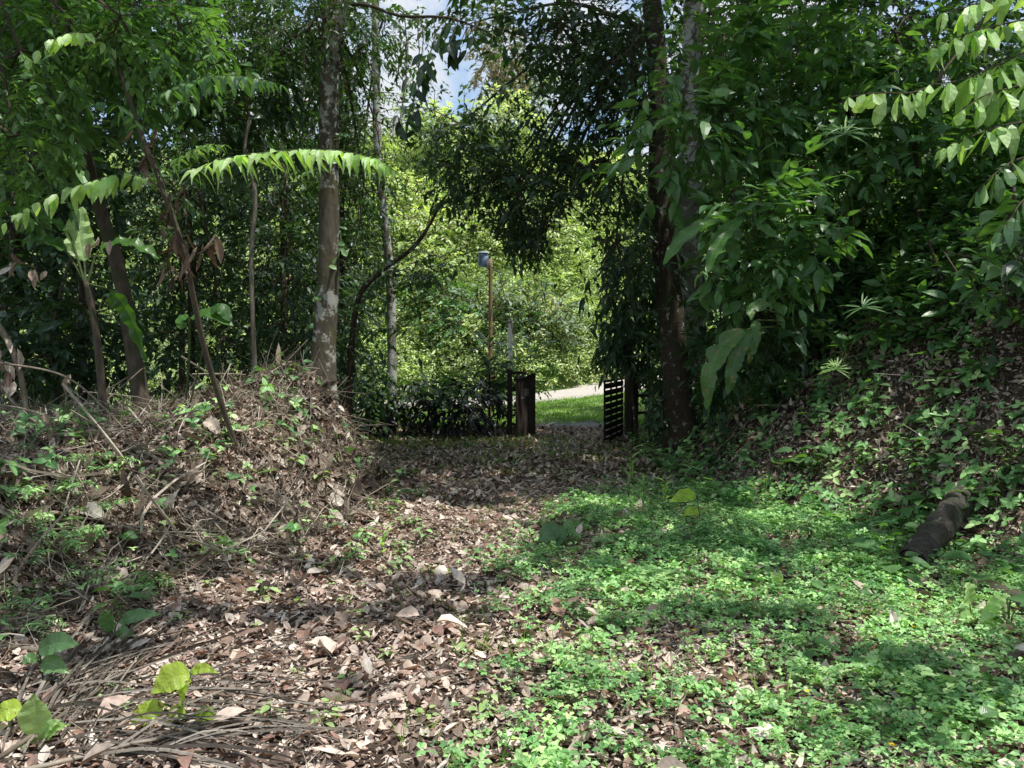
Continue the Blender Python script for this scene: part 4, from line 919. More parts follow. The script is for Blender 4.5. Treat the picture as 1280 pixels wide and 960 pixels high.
# two heart leaves plant
b0 = gp(228, 462); d = 8.3
hp = thing('arum_plant', 'plant with two large heart shaped leaves left of the thin sapling', 'plant', (at(226, 450, d)[0], d, float(H(at(226, 450, d)[0], d))))
for tip, W, o_ in [([(238, 398), (262, 392), (292, 408)], .20, (222, 460)), ([(236, 396), (228, 400), (226, 412)], .16, (224, 460)), ([(262, 393), (275, 385), (288, 402)], .18, (228, 460))]:
    mb = MB(); o3 = np.array(hp.location) - [0, 0, .03]; P = [at(a, b, d - .1) for a, b in tip]; stalk(mb, [o3, (o3 + P[0]) / 2 + [.03, 0, .05], P[0]], .010, .006); blade(mb, P, W, 12, .15, .006, hint=(.1, -.6, 1)); mb.build('leaf', [M['leaf_banana'], M['stem_green']], hp)

# fronds
def frond(mb, pts, n, L, W, down=.6, T=T_LEAF, side=.8, start=.12, m=0, mr=1, tone=.5, nh=None, rr=.006, taper=.5, ang=None):
    c = curve(pts, 40); Tn = norm(np.gradient(c, axis=0)); tube(mb, c, [rr, rr * .35], 5, mr)
    t = np.linspace(start, .98, n) + rng.normal(size=n) * .25 / n; P = np.stack([np.interp(t, np.linspace(0, 1, 40), c[:, k]) for k in range(3)], -1); Tt = np.stack([np.interp(t, np.linspace(0, 1, 40), Tn[:, k]) for k in range(3)], -1)
    S = norm(np.cross(Tt, Zv)); prof = np.clip(.45 + 1.2 * np.sin(np.pi * (t ** .8)) * .5 + .1, .3, 1.1)
    for sg in (-1, 1):
        D = S * sg * side + Tt * .35 + np.array([0, 0, -down]) + .10 * rnd(n)
        Nn = (Tt * .15 + S * sg * down + Zv * side if nh is None else np.tile(np.asarray(nh, float), (n, 1))) + .12 * rnd(n)
        leaves(mb, P, D + .17 * rnd(n), Nn + .15 * rnd(n), L * prof * rng.uniform(.7, 1.15, n), W * prof * rng.uniform(.8, 1.15, n), T, .3 * rng.uniform(-.4, 2.2, n), rng.uniform(0, .7, n), np.clip(tone + .25 * rng.normal(size=n), 0, 1), m)
_gd = gp(300, 566)[1]
st_pts = [(120, -25, 6.9), (150, 85, 6.8), (176, 165, 6.7), (205, 240, 6.6), (232, 325, 6.7), (258, 445, 6.6 * .5 + _gd * .5), (300, 566, _gd)]
root, RP = tree('frond_sapling', 'leaning sapling with withered leaves and long sunlit feathery fronds on the left mound', 'sapling', st_pts, 6.5, [.028, .026, .024, .022, .02, .017, .013], 'bark_brown', None, None, 9, n=60)
T_PT = strip([0, .12, .38, .68, 1], [0, .38, .5, .24, 0])
def fr_part(nm, pts, n, L, W, mat='leaf_lit', **k):
    mb = MB(); frond(mb, [at(*p) for p in pts], n, L, W, **k); return mb.build(nm, [M[mat], M['stem_green']], root)
fr_part('frond', [(212, 236, 6.55), (255, 207, 6.2), (320, 192, 6.0), (400, 187, 5.8), (460, 196, 5.7), (495, 214, 5.6)], 38, .20, .056, down=.62, tone=.7, rr=.007, T=T_PT)
fr_part('frond', [(198, 222, 6.6), (225, 196, 6.4), (255, 182, 6.3), (282, 181, 6.2)], 17, .13, .038, down=.5, tone=.6)
fr_part('frond', [(180, 128, 6.8), (215, 112, 6.5), (262, 96, 6.3), (310, 96, 6.2), (352, 106, 6.1)], 24, .17, .05, down=.7, tone=.4, mat='leaf_mid')
fr_part('frond', [(208, 236, 6.5), (160, 218, 6.3), (110, 228, 6.2), (50, 252, 6.1), (5, 280, 6.0)], 17, .17, .062, down=.7, tone=.8, T=T_LEAF, mat='leaf_lit')
fr_part('frond', [(176, 165, 6.7), (190, 92, 6.4), (205, 84, 6.3), (216, 94, 6.2)], 7, .10, .05, down=.6, tone=.4, mat='leaf_mid')
fr_part('frond', [(180, 165, 6.7), (160, 140, 6.3), (140, 128, 6.0), (115, 130, 5.9)], 8, .13, .06, down=.6, tone=.4, mat='leaf_mid')
fr_part('frond', [(150, 70, 6.8), (110, 42, 6.4), (70, 48, 6.2), (25, 82, 6.1)], 12, .16, .06, down=.6, tone=.7, mat='leaf_lit')
fr_part('frond', [(218, 245, 6.5), (235, 255, 6.3), (250, 268, 6.2)], 5, .10, .045, down=.6, tone=.4, mat='leaf_mid')
mb = MB()   # withered leaves hanging round the stem
for px, py, n, s in [(212, 262, 9, .13), (220, 300, 8, .20), (228, 330, 8, .18), (178, 192, 7, .14), (185, 178, 5, .1), (252, 304, 5, .26), (215, 345, 7, .15), (178, 210, 4, .14)]:
    c0 = at(px, py, 6.5); D = rnd(n) * [.35, .35, .15] + [0, 0, -1]
    leaves(mb, c0 + .05 * rnd(n) + [0, 0, .05], D, rnd(n) + [0, -.6, 0], s * rng.uniform(.7, 1.2, n), s * rng.uniform(.15, .32, n), T_LEAF, rng.uniform(-.5, .5, n), rng.uniform(.3, 1.1, n), rng.random(n), 0, twist=rng.normal(size=n) * 1.2)
mb.build('withered_leaves', [M['dry_red']], root)

# bare curved stems and draped dead leaves at the left edge
for pts, d, r_, lab in [([(-10, 395), (12, 430), (26, 470), (34, 520)], 6.8, .03, 'thick grey curved stem at the left edge of the photo'), ([(-10, 452), (80, 470), (140, 520), (175, 562)], 6.6, .010, 'thin bare arching stem with a dead leaf at the left edge'),
                     ([(0, 560), (90, 548), (180, 530), (250, 512)], 6.6, .009, 'long straw coloured stalk lying across the top of the left mound'), ([(-5, 505), (40, 515), (62, 540), (70, 575)], 6.3, .009, 'thin bent stalk hanging near the left edge')]:
    P = [at(a, b, d) for a, b in pts]; mb = MB(); tube(mb, P, [r_, r_ * .7], 7, 0, .04, n=24); tag(mb.build('dry_stalk', M['stick'], None, True), lab, 'stem')
mb = MB()
for px, py, s, n in [(5, 430, .2, 3), (10, 455, .18, 3), (14, 480, .15, 3), (88, 470, .13, 2), (60, 510, .12, 2), (120, 300, .14, 3), (15, 330, .14, 5), (50, 340, .12, 4)]:
    c0 = at(px, py, 6.7); D = rnd(n) * [.3, .3, .1] + [0, 0, -1]; leaves(mb, c0 + .04 * rnd(n), D, rnd(n) + [0, -1, 0], s, s * .4, T_LEAF, rng.uniform(-.5, .5, n), .8, rng.random(n), 0, twist=rng.normal(size=n))
tag(mb.build('hanging_dead_leaves', M['dry']), 'brown shrivelled leaves hanging at the left edge of the thicket', 'dead leaves', kind='stuff')

# --- logs and sticks
def log(name, label, p0, p1, r0, r1, mat='bark_log', d0=None, ends=True, bend=0, rough=.05, cat='log', lift=.5, rings=0):
    a = gp(*p0) if len(p0) == 2 else at(*p0); b = gp(*p1) if len(p1) == 2 else at(*p1)
    a = a + [0, 0, r0 * lift]; b = b + [0, 0, r1 * lift]; mid = (a + b) / 2 + [0, 0, bend]
    rt = thing(name, label, cat, a); mb = MB()
    rf = (lambda t, th: 1 + .07 * np.sign(np.sin(t * rings * 6.28)) * (np.sin(t * 17) > -.4) + .03 * np.sin(th * 5 + t * 9)) if rings else None
    tube(mb, [a, mid, b], [r0, (r0 + r1) / 2, r1], 20, 0, rough, cap=False, n=70, r=rf); mb.build('trunk', M[mat], rt, True)
    ax = norm(mid - a)
    for q, r_, s in ((a, r0, -1), (b, r1, 1)):
        mb = MB(); tube(mb, [q + ax * s * (-.02), q + ax * s * .004], [r_ * .93, r_ * .90], 18, 0, .02); mb.build('cut_end', M['rot'], rt)
    return rt
log('palm_log', 'ringed grey log with a dark rotten end at the foot of the right bank', (1140, 712), (1203, 632), .105, .11, rings=13, lift=.4, rough=.10)
log('fallen_log', 'weathered half buried trunk running out of the photo at the lower right', (1205, 735), (1330, 790), .075, .10, 'bark_brown')
log('fallen_branch', 'pale straight fallen branch lying on the front of the left mound', (168, 612), (332, 618), .030, .036, 'stick', cat='branch', lift=.9, rough=.04)
for i_, (pts, r0, lab) in enumerate([([(870, 545), (905, 515), (940, 482)], .035, 'dark stick sloping up the right bank below the hanging leaves'), ([(1000, 668), (1040, 640), (1085, 622)], .035, 'dark crooked root at the foot of the right bank'),
                                  ([(930, 590), (960, 560), (985, 535)], .022, 'thin pole half buried in the litter of the right bank'), ([(1040, 470), (1010, 520), (985, 565)], .014, 'thin leaning stick under the small lit fan palm'),
                                  ([(430, 655), (520, 740), (560, 765)], .008, 'long thin stalk lying down the foot of the mound towards the path'), ([(1180, 560), (1230, 540), (1290, 520)], .03, 'dark branch lying along the upper right bank'),
                                  ([(250, 640), (330, 720), (450, 800)], .009, 'long pale stick pointing across the leaves left of the path'), ([(0, 815), (60, 822), (130, 850)], .018, 'grey stick among the plants at the lower left edge'),
                                  ([(130, 850), (210, 858), (290, 880)], .008, 'thin straw coloured stick over the dead palm frond'), ([(395, 655), (440, 650), (505, 570)], .007, 'thin stalk leaning on the right flank of the mound'),
                                  ([(390, 540), (440, 553), (470, 556)], .010, 'short pale stalk sticking out of the top of the mound to the right'), ([(700, 545), (712, 548), (722, 556)], .03, 'pale curved stick on the gravel between the gate leaves')]):
    P = [gp(a, b) + [0, 0, r0 * .8 + .01] for a, b in pts]; mb = MB(); tube(mb, P, [r0, r0 * .7], 8, 0, .06, n=26)
    tag(mb.build('stick', M['stick' if r0 < .02 or i_ == 11 else 'bark_brown'], None, True), lab, 'stick')

# dead palm frond at the lower left
b0 = gp(20, 955); pf = thing('dead_palm_frond', 'dry grey palm frond with long narrow leaflets lying at the lower left', 'palm frond', b0)
for side, (q0, q1) in enumerate([((-30, 985), (230, 800)), ((-40, 1000), (330, 905))]):
    mb = MB(); c = np.stack([gp(a, b) for a, b in zip(np.linspace(q0[0], q1[0], 30), np.linspace(q0[1], q1[1], 30))]) + [0, 0, .05]; tube(mb, c, [.012, .004], 6); mb.build('rachis', M['straw'], pf, True)
mb = MB(); N_ = 95; LC = []; 
for i_ in range(N_):
    fan = i_ < 38
    if fan: s0 = (rng.uniform(0, 130), rng.uniform(880, 965)); ang = rng.normal(-.95, .18); ln = rng.uniform(120, 240)
    else: s0 = (rng.uniform(20, 240), rng.uniform(865, 965)); ang = rng.normal(-.18, .2); ln = rng.uniform(120, 320)
    q = np.stack([gp(s0[0] + math.cos(ang) * ln * t * (1), s0[1] + math.sin(ang) * ln * t + 26 * t * t) for t in np.linspace(0, 1, 7)])
    q[:, 2] += .035 + .05 * rng.random() * np.sin(np.linspace(0, 3.1, 7)) + .02 * rng.random(); LC.append(q)
for q in LC:
    w = .0075 * (.35 + 1.0 * rng.random()) * np.array([.7, 1, 1, 1, .9, .6, .1]); T = norm(np.gradient(q, axis=0)); S = norm(np.cross(T, Zv) + .5 * rng.normal(size=3)); V = np.stack([q - S * w[:, None], q + [0, 0, .004], q + S * w[:, None]], 1).reshape(-1, 3)
    i = (np.arange(6)[:, None] * 3 + np.arange(2)[None]).ravel(); A = np.zeros((21, 3)); A[:, 2] = rng.random(); mb.add(V, np.stack([i, i + 1, i + 4, i + 3], -1), A)
mb.build('leaflets', M['frond_dry'], pf)

# large dead leaves draped on the mound
for px, py, s, lab in [(352, 540, .17, 'large curled dead leaf draped on the mound top'), (408, 588, .18, 'large pale dead leaf hanging on the right flank of the mound'), (418, 640, .17, 'large folded dead leaf at the foot of the mound'), (375, 535, .12, 'dead leaf standing on edge on the mound top'),
                       (395, 545, .12, 'brown dead leaf at the right edge of the mound top'), (305, 660, .14, 'broad grey dead leaf low on the mound'), (150, 738, .12, 'orange brown shrivelled leaf on the lower left slope'), (115, 655, .15, 'broad grey dead leaf on the left slope'), (265, 548, .16, 'long rolled dead leaf on top of the mound')]:
    c0 = gp(px, py) + [0, 0, .07]; mb = MB(); D = norm(rnd(1)[0] * [1, .3, .2] + [.5, -.3, -.5]); S = rnd(1)[0]
    blade(mb, [c0 - D * s * .6, c0 - [0, 0, -.02], c0 + D * s * .6 + [0, 0, -.02]], s * .8, 12, .6, .012, hint=(.2 * rng.normal(), -.7, 1), rand=.35 + .6 * rng.random())
    tag(mb.build('dead_leaf', M['dry' if 'orange' in lab else 'dry_grey'], None, True), lab, 'dead leaf')

# ------------------------------------------------------------------ plants of the right side
def bladeplant(name, label, foot, leaves_, mat='leaf_banana', cat='plant', st=.009, tears=0, base=None):
    """leaves_: list of (pixel points with depth, width m, hint)"""
    b0 = gp(*foot) if base is None else base; rt = thing(name, label, cat, b0)
    for pts, W, hint in leaves_:
        P = [at(*p) for p in pts]; mb = MB(); stalk(mb, [b0, (b0 * .4 + P[0] * .6) + [0, 0, .1], P[0]], st, st * .6); blade(mb, P, W, 22, .18, .012, tears, hint=hint, rand=rng.random()); mb.build('leaf', [M[mat], M['stem_green']], rt)
    return rt
bp = gp(975, 425)
bladeplant('blade_leaf_plant', 'plant with long arching sunlit strap leaves in front of the pale trunk', None, [([(908, 276, 7.1), (880, 280, 6.9), (850, 302, 6.8), (829, 332, 6.7)], .15, (0, -.5, 1)), ([(926, 274, 7.0), (912, 285, 6.9), (895, 310, 6.8), (883, 342, 6.7)], .15, (-.6, -1, .3)),
            ([(940, 268, 7.1), (915, 262, 6.9), (895, 268, 6.8), (878, 276, 6.7)], .07, (0, -.4, 1)), ([(930, 290, 7.1), (915, 300, 7), (918, 320, 7), (912, 336, 6.9)], .12, (-.4, -1, .2)), ([(938, 276, 7.2), (955, 285, 7.1), (968, 295, 7), (985, 300, 7)], .12, (0, -.7, 1)), ([(935, 278, 7.2), (925, 268, 7.2), (950, 255, 7.1), (972, 262, 7)], .11, (0, -.7, 1))], base=bp)
bp = gp(1010, 430)
bladeplant('hanging_leaf_plant', 'plant with long ragged browning leaves hanging down over the right bank', None, [([(930, 412, 6.5), (905, 430, 6.45), (888, 465, 6.4), (883, 512, 6.4)], .17, (-.5, -1, .25)), ([(938, 412, 6.5), (925, 435, 6.45), (915, 465, 6.4), (910, 494, 6.4)], .13, (-.2, -1, .1)),
            ([(945, 400, 6.6), (944, 415, 6.55), (940, 435, 6.5), (936, 455, 6.5)], .10, (-.2, -1, .1)), ([(950, 385, 6.7), (958, 380, 6.6), (940, 386, 6.6), (938, 400, 6.5)], .11, (0, -1, .4))], mat='leaf_worn', tears=.12, base=bp)
def fan(root, c, n, L, W, nrm, mat, a0=-.5, a1=3.9, name='leaf', droop=.55):
    nrm = norm(nrm); uu = norm(np.cross(nrm, [0, 0, 1.])); vv = np.cross(uu, nrm); a = np.linspace(a0, a1, n, endpoint=False)
    D = uu * np.cos(a)[:, None] + vv * np.sin(a)[:, None] + nrm * .25 + .12 * rnd(n); mb = MB()
    leaves(mb, np.tile(c, (n, 1)), D, np.tile(nrm, (n, 1)), L * rng.uniform(.75, 1.1, n), W, strip([0, .25, .6, .85, 1], [0, .35, .5, .3, 0]), droop, .5, np.clip(.5 + .25 * rng.normal(size=n), 0, 1)); return mb
for lab, px, py, d, n, L, mat, nr, in [('small sunlit fan palm seedling with spiky leaflets in the middle of the right bank', 1045, 462, 7.1, 15, .14, 'leaf_lit', (-.3, -.9, .5)), ('dark fan palm with radiating leaflets high among the right hand trees', 1056, 168, 8.0, 15, .26, 'leaf_mid', (-.3, -.8, .6)),
                             ('small dark fan palm leaf on the right bank', 1078, 385, 7.6, 10, .2, 'leaf_mid', (-.4, -.7, .6))]:
    c0 = at(px, py, d); bs = gp(px + 10, py + 45, 5) if py > 300 else at(px + 14, py + 150, d + .8); rt = thing('fan_palm', lab, 'palm', bs)
    mb = fan(rt, c0, n, L, L * .09, nr, mat); stalk(mb, [bs, (bs + c0) / 2 + [0, 0, .08], c0], .008, .005); mb.build('leaf', [M[mat], M['stem_green']], rt)
    if px != 1078: mb = fan(rt, c0 + [-.04, -.02, .05], n // 2, L * .7, L * .07, (-.2, -.5, 1), mat); mb.build('leaf', [M[mat], M['stem_green']], rt)
# branches with paired leaves at the upper right
tr, QP = tree('paired_leaf_tree', 'tree leaning in at the right edge with sprays of large sunlit paired leaves', 'tree', [(1345, -60), (1360, 250), (1390, 640)], 5.4, [.07, .06, .05], 'bark_brown', 4.6)
for i_, (pts, n, L, mat, tn) in enumerate([
    ([(1165, 108, 5.0), (1135, 116, 4.95), (1095, 116, 4.9), (1056, 122, 4.9)], 8, .17, 'leaf_lit', .7), ([(1290, 150, 5.1), (1250, 158, 5.0), (1215, 170, 4.9), (1182, 186, 4.9)], 7, .20, 'leaf_lit', .5),
    ([(1290, 60, 5.1), (1245, 82, 5), (1200, 100, 4.9), (1160, 106, 4.8)], 9, .20, 'leaf_lit', .6), ([(1300, 20, 5.1), (1255, 30, 5), (1215, 40, 4.9), (1160, 62, 4.8)], 10, .20, 'leaf_lit', .5),
    ([(1300, 100, 5.1), (1262, 110, 5), (1230, 120, 4.9), (1200, 140, 4.85)], 8, .20, 'leaf_lit', .4), ([(1310, -10, 5.1), (1265, -6, 5), (1225, 4, 4.9), (1180, 16, 4.85)], 8, .20, 'leaf_lit', .6),
    ([(1310, 190, 5.2), (1270, 200, 5.1), (1245, 216, 5.0), (1220, 240, 5)], 8, .18, 'leaf_mid', .6), ([(1320, 230, 5.2), (1280, 250, 5.1), (1262, 275, 5.0), (1240, 300, 5)], 8, .18, 'leaf_mid', .5)]):
    mb = MB(); P = [at(*p) for p in pts]; frond(mb, P, n, L, L * .42, down=.75, T=T_OBOV if i_ % 2 == 0 else T_LEAF, tone=tn, start=.03, rr=.007, side=.55)
    mb.build('spray', [M[mat], M['twig']], tr)
    hub = QP[-2] * .4 + QP[-1] * .6; mb = MB(); tube(mb, [hub, (hub + P[0]) / 2 + [0, 0, .1], P[0]], [.02, .008], 6, 0, n=8); mb.build('branch', M['twig'], tr)

# ------------------------------------------------------------------ small plants: prototypes, then individuals
def radial(n, L, W, h, mat, T=T_LEAF, spread=1.0, droop=.4, tone=.5, st='stem_green'):
    a = np.arange(n) * 2.4 + rng.random(); hh = h * np.linspace(.45, 1, n); mb = []
    for i_ in range(n):
        e = np.array([math.cos(a[i_]), math.sin(a[i_]), 0]); tip = e * L * .35 * spread + [0, 0, hh[i_]]; m_ = MB()
        stalk(m_, [np.zeros(3), tip * [.4, .4, .7], tip], .0035, .002, n=6)
        leaves(m_, tip[None], (e * spread + [0, 0, .35 - .25 * rng.random()])[None], np.array([[0, 0, 1.]]) + .2 * rnd(1), L * (.75 + .4 * rng.random()), L * W, T, droop, .2, np.array([np.clip(tone + .2 * rng.normal(), 0, 1)])); mb.append(m_)
    return mb
def proto(name, label, cat, parts, mats, pn='leaf'):
    r_ = thing(name, label, cat, (0, 0, 0), None, True)
    for m_ in parts: m_.build(pn, [M[q] for q in mats], r_)
    return r_
T_BIG = strip([0, .08, .22, .4, .6, .8, .92, 1], [0, .25, .43, .5, .44, .26, .1, 0])
def lancep(n, L, h, mat):
    m_ = MB(); stalk(m_, [np.zeros(3), np.array([.02, 0, h * .5]), np.array([.05, -.02, h])], .006, .003); t = np.linspace(.25, 1, n)
    c = curve([np.zeros(3), np.array([.02, 0, h * .5]), np.array([.05, -.02, h])], 20); P = c[(t * 19).astype(int)]; a = np.arange(n) * 2.9
    D = np.stack([np.cos(a), np.sin(a), .9 + 0 * a], -1); leaves(m_, P, D, np.tile([0, 0, 1.], (n, 1)) - D * .3, L, L * .24, T_BIG, .35, .25, np.clip(.6 + .2 * rng.normal(size=n), 0, 1)); return m_
def fernp(n, L):
    out = []
    for i_ in range(n):
        a = i_ * 6.28 / n + rng.random() * .5; e = np.array([math.cos(a), math.sin(a), 0]); m_ = MB()
        frond(m_, [np.zeros(3), e * L * .35 + [0, 0, L * .5], e * L * .75 + [0, 0, L * .6], e * L + [0, 0, L * .45]], 13, L * .2, L * .06, down=.05, T=T_KITE, side=1, start=.25, rr=.0025); out.append(m_)
    return out
PR = dict(
    broad=proto('seedling', 'x', 'seedling', radial(5, .13, .5, .16, 'leaf_mid', T_BIG), ['leaf_mid', 'stem_green']),
    heart=proto('seedling', 'x', 'seedling', radial(4, .12, .85, .15, 'leaf_mid', T_ROUND), ['leaf_mid', 'stem_green']),
    small=proto('seedling', 'x', 'seedling', radial(8, .07, .5, .13, 'leaf_lit', T_LEAF, 1.1), ['cover', 'stem_green']),
    tiny=proto('seedling', 'x', 'seedling', radial(5, .06, .55, .07, 'leaf_lit', T_LEAF, 1.1, tone=.8), ['leaf_lit', 'stem_green']),
    lance=proto('leafy_shoot', 'x', 'plant', [lancep(9, .2, .4, 'leaf_mid')], ['leaf_lit', 'stem_green'], 'shoot'),
    fern=proto('fern', 'x', 'fern', fernp(6, .3), ['cover', 'stem_green'], 'frond'),
    grass=proto('grass_tuft', 'x', 'grass tuft', radial(12, .18, .07, .05, 'leaf_lit', T_LANCE, .7, .7), ['leaf_mid', 'stem_green'], 'blade'))
used = {k: False for k in PR}
def plant(k, px, py, sc=1, label=None, group=None, cat=None, name=None, mat=None):
    P = gp(px, py); r = PR[k]; rz = rng.random() * 6.28
    if mat is None and not used[k]:
        used[k] = True; r.location = tuple(P); r.rotation_euler = (0, 0, rz); r.scale = (sc,) * 3; r['label'] = label
        if group: r['group'] = group
        if cat: r['category'] = cat
        o = r
    else: o = dup(r, P, rz, sc, label, cat, group, (rng.normal() * .12, rng.normal() * .12))
    if 'group' in o and not group: del o['group']
    if name: o.name = name
    return o
# ones with their own description
for a in [('lance', 790, 610, 1.15, 'bright upright leafy shoot on the clearing edge below the right gate leaf'), ('lance', 478, 700, .7, 'dark long leaved shoot at the foot of the left mound'), ('grass', 690, 628, 1.3, 'bright grassy tuft in the middle of the path'),
          ('broad', 128, 590, .9, 'small leafy seedling on top of the left mound'), ('fern', 60, 640, 1.1, 'pale feathery fern on the left mound'), ('fern', 130, 660, .9, 'green feathery fern in front of the fallen branch'), ('fern', 20, 800, .8, 'small fern at the left edge above the palm frond'),
          ('small', 272, 690, 1.2, 'bushy bright seedling on the lower left slope'), ('broad', 145, 782, 1.2, 'seedling with three large dark leaves above the dead palm frond'), ('heart', 1000, 440, 1.4, 'round leaved plant left of the lit fan palm'),
          ('broad', 1115, 690, 1.5, 'leafy plant standing left of the ringed log'), ('broad', 1150, 640, 1.2, 'leafy plant half covering the upper end of the ringed log'), ('broad', 1195, 695, 1.1, 'seedling at the right side of the ringed log'),
          ('broad', 1132, 662, 1.7, 'leafy plant overhanging the middle of the ringed log'), ('heart', 1105, 728, 1.5, 'leafy plant in front of the rotten log end'), ('heart', 1225, 745, 1.5, 'large leaved plant in front of the weathered trunk'), ('broad', 1262, 790, 1.5, 'large leaved plant at the right edge of the creeper'), ('broad', 700, 690, 1.2, 'broad leaved plant in the middle of the path'),
          ('small', 830, 640, 1.1, 'bushy seedling at the right edge of the clearing'), ('small', 905, 668, 1.3, 'leafy seedling at the foot of the right bank'), ('broad', 985, 680, 1.2, 'broad leaved seedling at the foot of the right bank'),
          ('broad', 1060, 700, 1.1, 'broad leaved seedling at the back of the creeper near the log'), ('grass', 580, 560, 1.6, 'tuft of grass at the back of the clearing'), ('heart', 965, 410, 1.6, 'round leaved plant beside the hanging ragged leaves')]:
    plant(*a[:5])
def many(k, poly, n, sc, label, group, **kw):
    x0, y0, x1, y1 = poly; sk = kw.pop('skew', 0)
    for _ in range(n):
        px = rng.uniform(x0, x1); py = rng.uniform(y0, y1) + sk * (px - x0); plant(k, px, py, rng.uniform(*sc), label, group, **kw)
many('heart', (940, 400, 1240, 600), 30, (.9, 1.7), 'small round leaved plant growing on the shaded right bank', 'round leaved plants on the right bank')
many('broad', (860, 440, 1280, 650), 46, (.8, 1.6), 'small broad leaved seedling growing on the shaded right bank', 'seedlings on the right bank')
many('small', (860, 540, 1280, 700), 34, (.8, 1.6), 'small bushy weed growing at the foot of the right bank', 'weeds at the foot of the right bank')
many('broad', (1180, 420, 1280, 720), 14, (.9, 1.6), 'leafy seedling growing at the right edge of the bank', 'seedlings at the right edge')
many('tiny', (80, 540, 440, 780), 34, (.9, 1.8), 'tiny bright green sprout growing through the dry leaves of the left mound', 'sprouts on the left mound')
many('broad', (290, 440, 430, 500), 22, (.7, 1.2), 'small seedling growing on top of the left mound', 'seedlings on the mound top')
many('small', (160, 440, 430, 520), 12, (.6, 1.0), 'small green weed growing on top of the left mound', 'weeds on the mound top')
many('small', (430, 560, 530, 720), 22, (.7, 1.2), 'small green weed growing along the right foot of the mound', 'weeds at the foot of the mound')
many('tiny', (320, 700, 640, 940), 20, (.6, 1.1), 'tiny bright green sprout growing through the path litter', 'sprouts on the path')
many('grass', (500, 600, 800, 680), 14, (.5, .9), 'small grass tuft growing on the far half of the path', 'grass tufts on the path')
many('broad', (1110, 640, 1215, 735), 9, (.9, 1.4), 'leafy plant crowding round the ringed log', 'plants round the ringed log')
many('broad', (960, 690, 1280, 930), 10, (.5, .9), 'broad leaved seedling rising out of the green creeper', 'seedlings in the creeper')
many('heart', (800, 500, 920, 650), 18, (.7, 1.2), 'low round leaved weed between the clearing and the right bank', 'low weeds beside the clearing')
many('lance', (800, 560, 860, 640), 5, (.5, .8), 'narrow leaved shoot between the clearing and the right bank', 'shoots beside the clearing')
many('fern', (0, 590, 170, 780), 9, (.6, 1.1), 'feathery fern on the shaded left part of the mound', 'ferns on the left mound')
for k in PR:
    if not used[k]:
        for c_ in list(PR[k].children): bpy.data.objects.remove(c_)
        bpy.data.objects.remove(PR[k])
# foreground plants with large individual leaves
def leafyplant(label, foot, items, mat, name='broad_leaf_plant', st=.005):
    b0 = gp(*foot); rt = thing(name, label, 'plant', b0)
    for tipb, tip, W, hint in items:
        y0 = b0[1] - .02; P0, P1 = at(*tipb, y0), at(*tip, y0 - .04); mid = (P0 + P1) / 2 + np.array([0, -.01, .025]); W = W * 1.5; hint = (hint[0], -1.1, .7); mb = MB()
        stalk(mb, [b0, (b0 + P0) / 2 + [0, 0, .03], P0], st, st * .5, n=8); blade(mb, [P0, mid, P1], W, 16, .14, .004, hint=hint, acc=True, rand=.3 + .7 * rng.random()); mb.build('leaf', [M[mat], M['stem_green']], rt)
leafyplant('yellow green sunlit seedling with limp broad leaves in the lower left foreground', (222, 905),
           [((238, 842), (188, 868), .085, (.2, -.7, .8)), ((238, 840), (274, 842), .03, (0, -.5, 1)), ((236, 848), (226, 884), .06, (-.9, -.8, .2)), ((205, 880), (155, 920), .062, (.3, -.8, .6)), ((232, 892), (208, 904), .045, (.2, -.5, 1)), ((244, 896), (276, 905), .05, (0, -.6, 1)), ((225, 908), (222, 922), .02, (0, -.5, 1))], 'leaf_yellow', 'yellow_seedling')
leafyplant('green seedling with ribbed pale leaves at the lower left corner', (52, 930), [((50, 925), (42, 866), .085, (.2, -1, .4)), ((52, 925), (78, 900), .03, (0, -.7, 1)), ((50, 930), (88, 905), .035, (0, -.6, 1)), ((48, 930), (22, 942), .035, (0, -.6, 1))], 'leaf_lit')
leafyplant('seedling with two drooping green leaves at the left edge of the palm frond', (55, 860), [((48, 812), (100, 806), .075, (.1, -.6, 1)), ((50, 830), (88, 842), .06, (0, -.7, .8)), ((48, 825), (26, 832), .035, (0, -.6, 1))], 'leaf_mid')
leafyplant('pale green leaf cut by the left edge of the photo', (8, 915), [((28, 885), (-12, 905), .06, (0, -.8, 1))], 'leaf_yellow')
leafyplant('seedling with long curled green leaf above the palm frond', (142, 800), [((148, 778), (204, 768), .05, (0, -.5, 1)), ((138, 790), (128, 762), .055, (.2, -1, .3)), ((145, 795), (166, 795), .05, (0, -.7, .8))], 'leaf_mid')
leafyplant('single large pale leaf glowing in the sun at the right edge of the clearing', (876, 660), [((870, 618), (836, 628), .09, (.1, -.6, 1)), ((874, 640), (852, 645), .07, (0, -.6, 1))], 'leaf_yellow', 'sunlit_leaf_plant')
leafyplant('pair of broad drooping leaves rising from the middle of the path', (690, 690), [((700, 660), (672, 678), .12, (0, -.7, 1)), ((702, 658), (692, 686), .13, (-.8, -.8, .3)), ((704, 656), (720, 664), .06, (0, -.5, 1))], 'leaf_mid')
leafyplant('plant with two upright pale leaves glinting in the lit creeper', (970, 740), [((970, 738), (962, 714), .035, (.3, -1, .2)), ((972, 738), (975, 712), .035, (-.2, -1, .2))], 'leaf_lit')
leafyplant('upright plant with large pointed leaves at the lower right above the creeper', (1215, 790), [((1212, 755), (1206, 728), .07, (.2, -1, .3)), ((1222, 778), (1266, 795), .075, (0, -.7, .9)), ((1216, 770), (1195, 782), .05, (0, -.6, 1)), ((1230, 770), (1262, 742), .05, (0, -.9, .6)), ((1210, 790), (1185, 800), .05, (0, -.6, 1))], 'leaf_lit')
SUN_E=5.0;SKY_E=.15

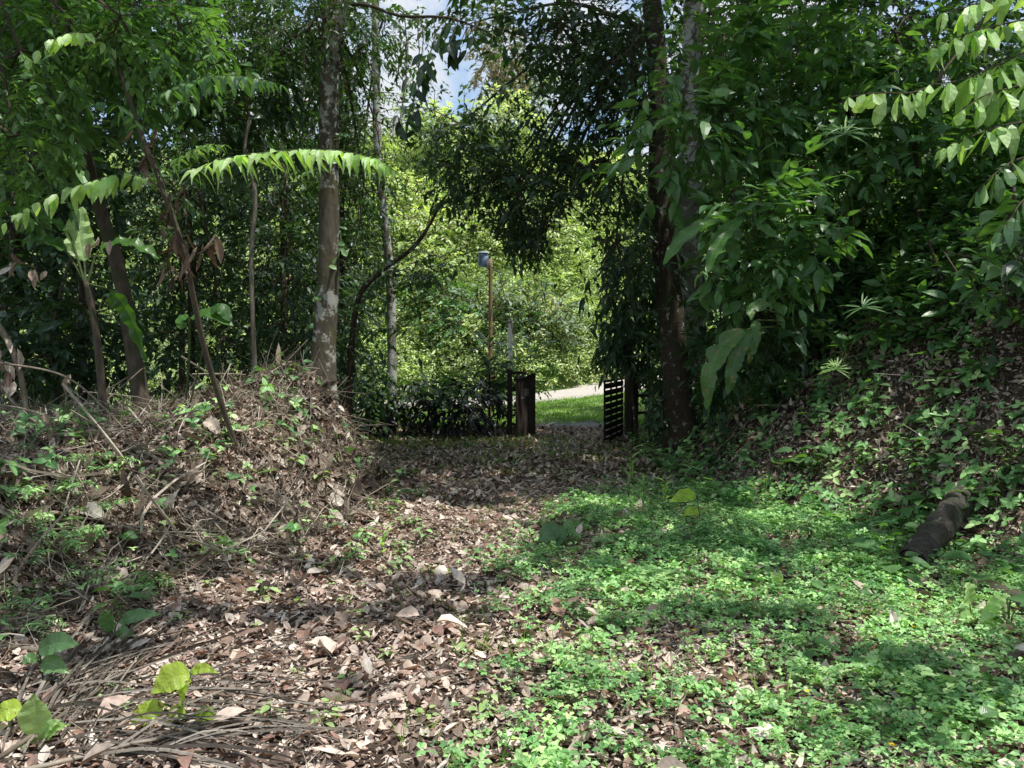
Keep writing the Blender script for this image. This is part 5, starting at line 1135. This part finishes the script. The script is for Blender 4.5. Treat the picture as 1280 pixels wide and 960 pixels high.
# ------------------------------------------------------------------ camera, sun, sky
cam = bpy.data.cameras.new('camera'); co = bpy.data.objects.new('camera', cam); C.objects.link(co)
cam.sensor_width = 36; cam.lens = 27; cam.clip_end = 2000; cam.clip_start = .05
co.location = (0, 0, CAMZ); co.rotation_euler = (math.pi / 2 - PITCH, 0, 0); bpy.context.scene.camera = co
from mathutils import Vector
sl = bpy.data.lights.new('sun', 'SUN'); so = bpy.data.objects.new('sun', sl); C.objects.link(so)
sl.energy = SUN_E; sl.angle = R(.5); sl.color = (1, .97, .92)
so.rotation_euler = Vector(SUN).to_track_quat('Z', 'Y').to_euler(); so.location = tuple(SUN * 30)
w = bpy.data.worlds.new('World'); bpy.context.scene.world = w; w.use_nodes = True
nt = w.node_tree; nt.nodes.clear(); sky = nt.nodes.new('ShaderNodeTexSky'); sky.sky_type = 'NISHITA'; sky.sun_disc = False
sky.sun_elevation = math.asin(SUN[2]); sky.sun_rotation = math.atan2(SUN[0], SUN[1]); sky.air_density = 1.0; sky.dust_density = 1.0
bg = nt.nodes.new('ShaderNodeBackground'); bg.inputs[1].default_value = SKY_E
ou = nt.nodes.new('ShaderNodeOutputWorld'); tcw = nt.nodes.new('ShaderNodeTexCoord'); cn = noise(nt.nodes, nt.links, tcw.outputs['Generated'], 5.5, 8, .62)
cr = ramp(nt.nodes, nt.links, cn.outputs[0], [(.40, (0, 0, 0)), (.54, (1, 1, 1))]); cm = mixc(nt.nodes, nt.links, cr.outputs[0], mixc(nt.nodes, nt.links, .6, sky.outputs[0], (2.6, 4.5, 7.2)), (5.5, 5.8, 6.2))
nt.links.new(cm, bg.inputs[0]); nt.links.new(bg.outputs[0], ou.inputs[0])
sc = bpy.context.scene
sc.view_settings.view_transform = 'Standard'; sc.view_settings.look = 'None'; sc.view_settings.exposure = 0; sc.view_settings.gamma = 1
sc.render.engine = 'CYCLES'; cy = sc.cycles
cy.max_bounces = 6; cy.diffuse_bounces = 4; cy.glossy_bounces = 2; cy.transmission_bounces = 5; cy.transparent_max_bounces = 4
cy.use_denoising = True; cy.caustics_reflective = False; cy.caustics_refractive = False; cy.sample_clamp_indirect = 6
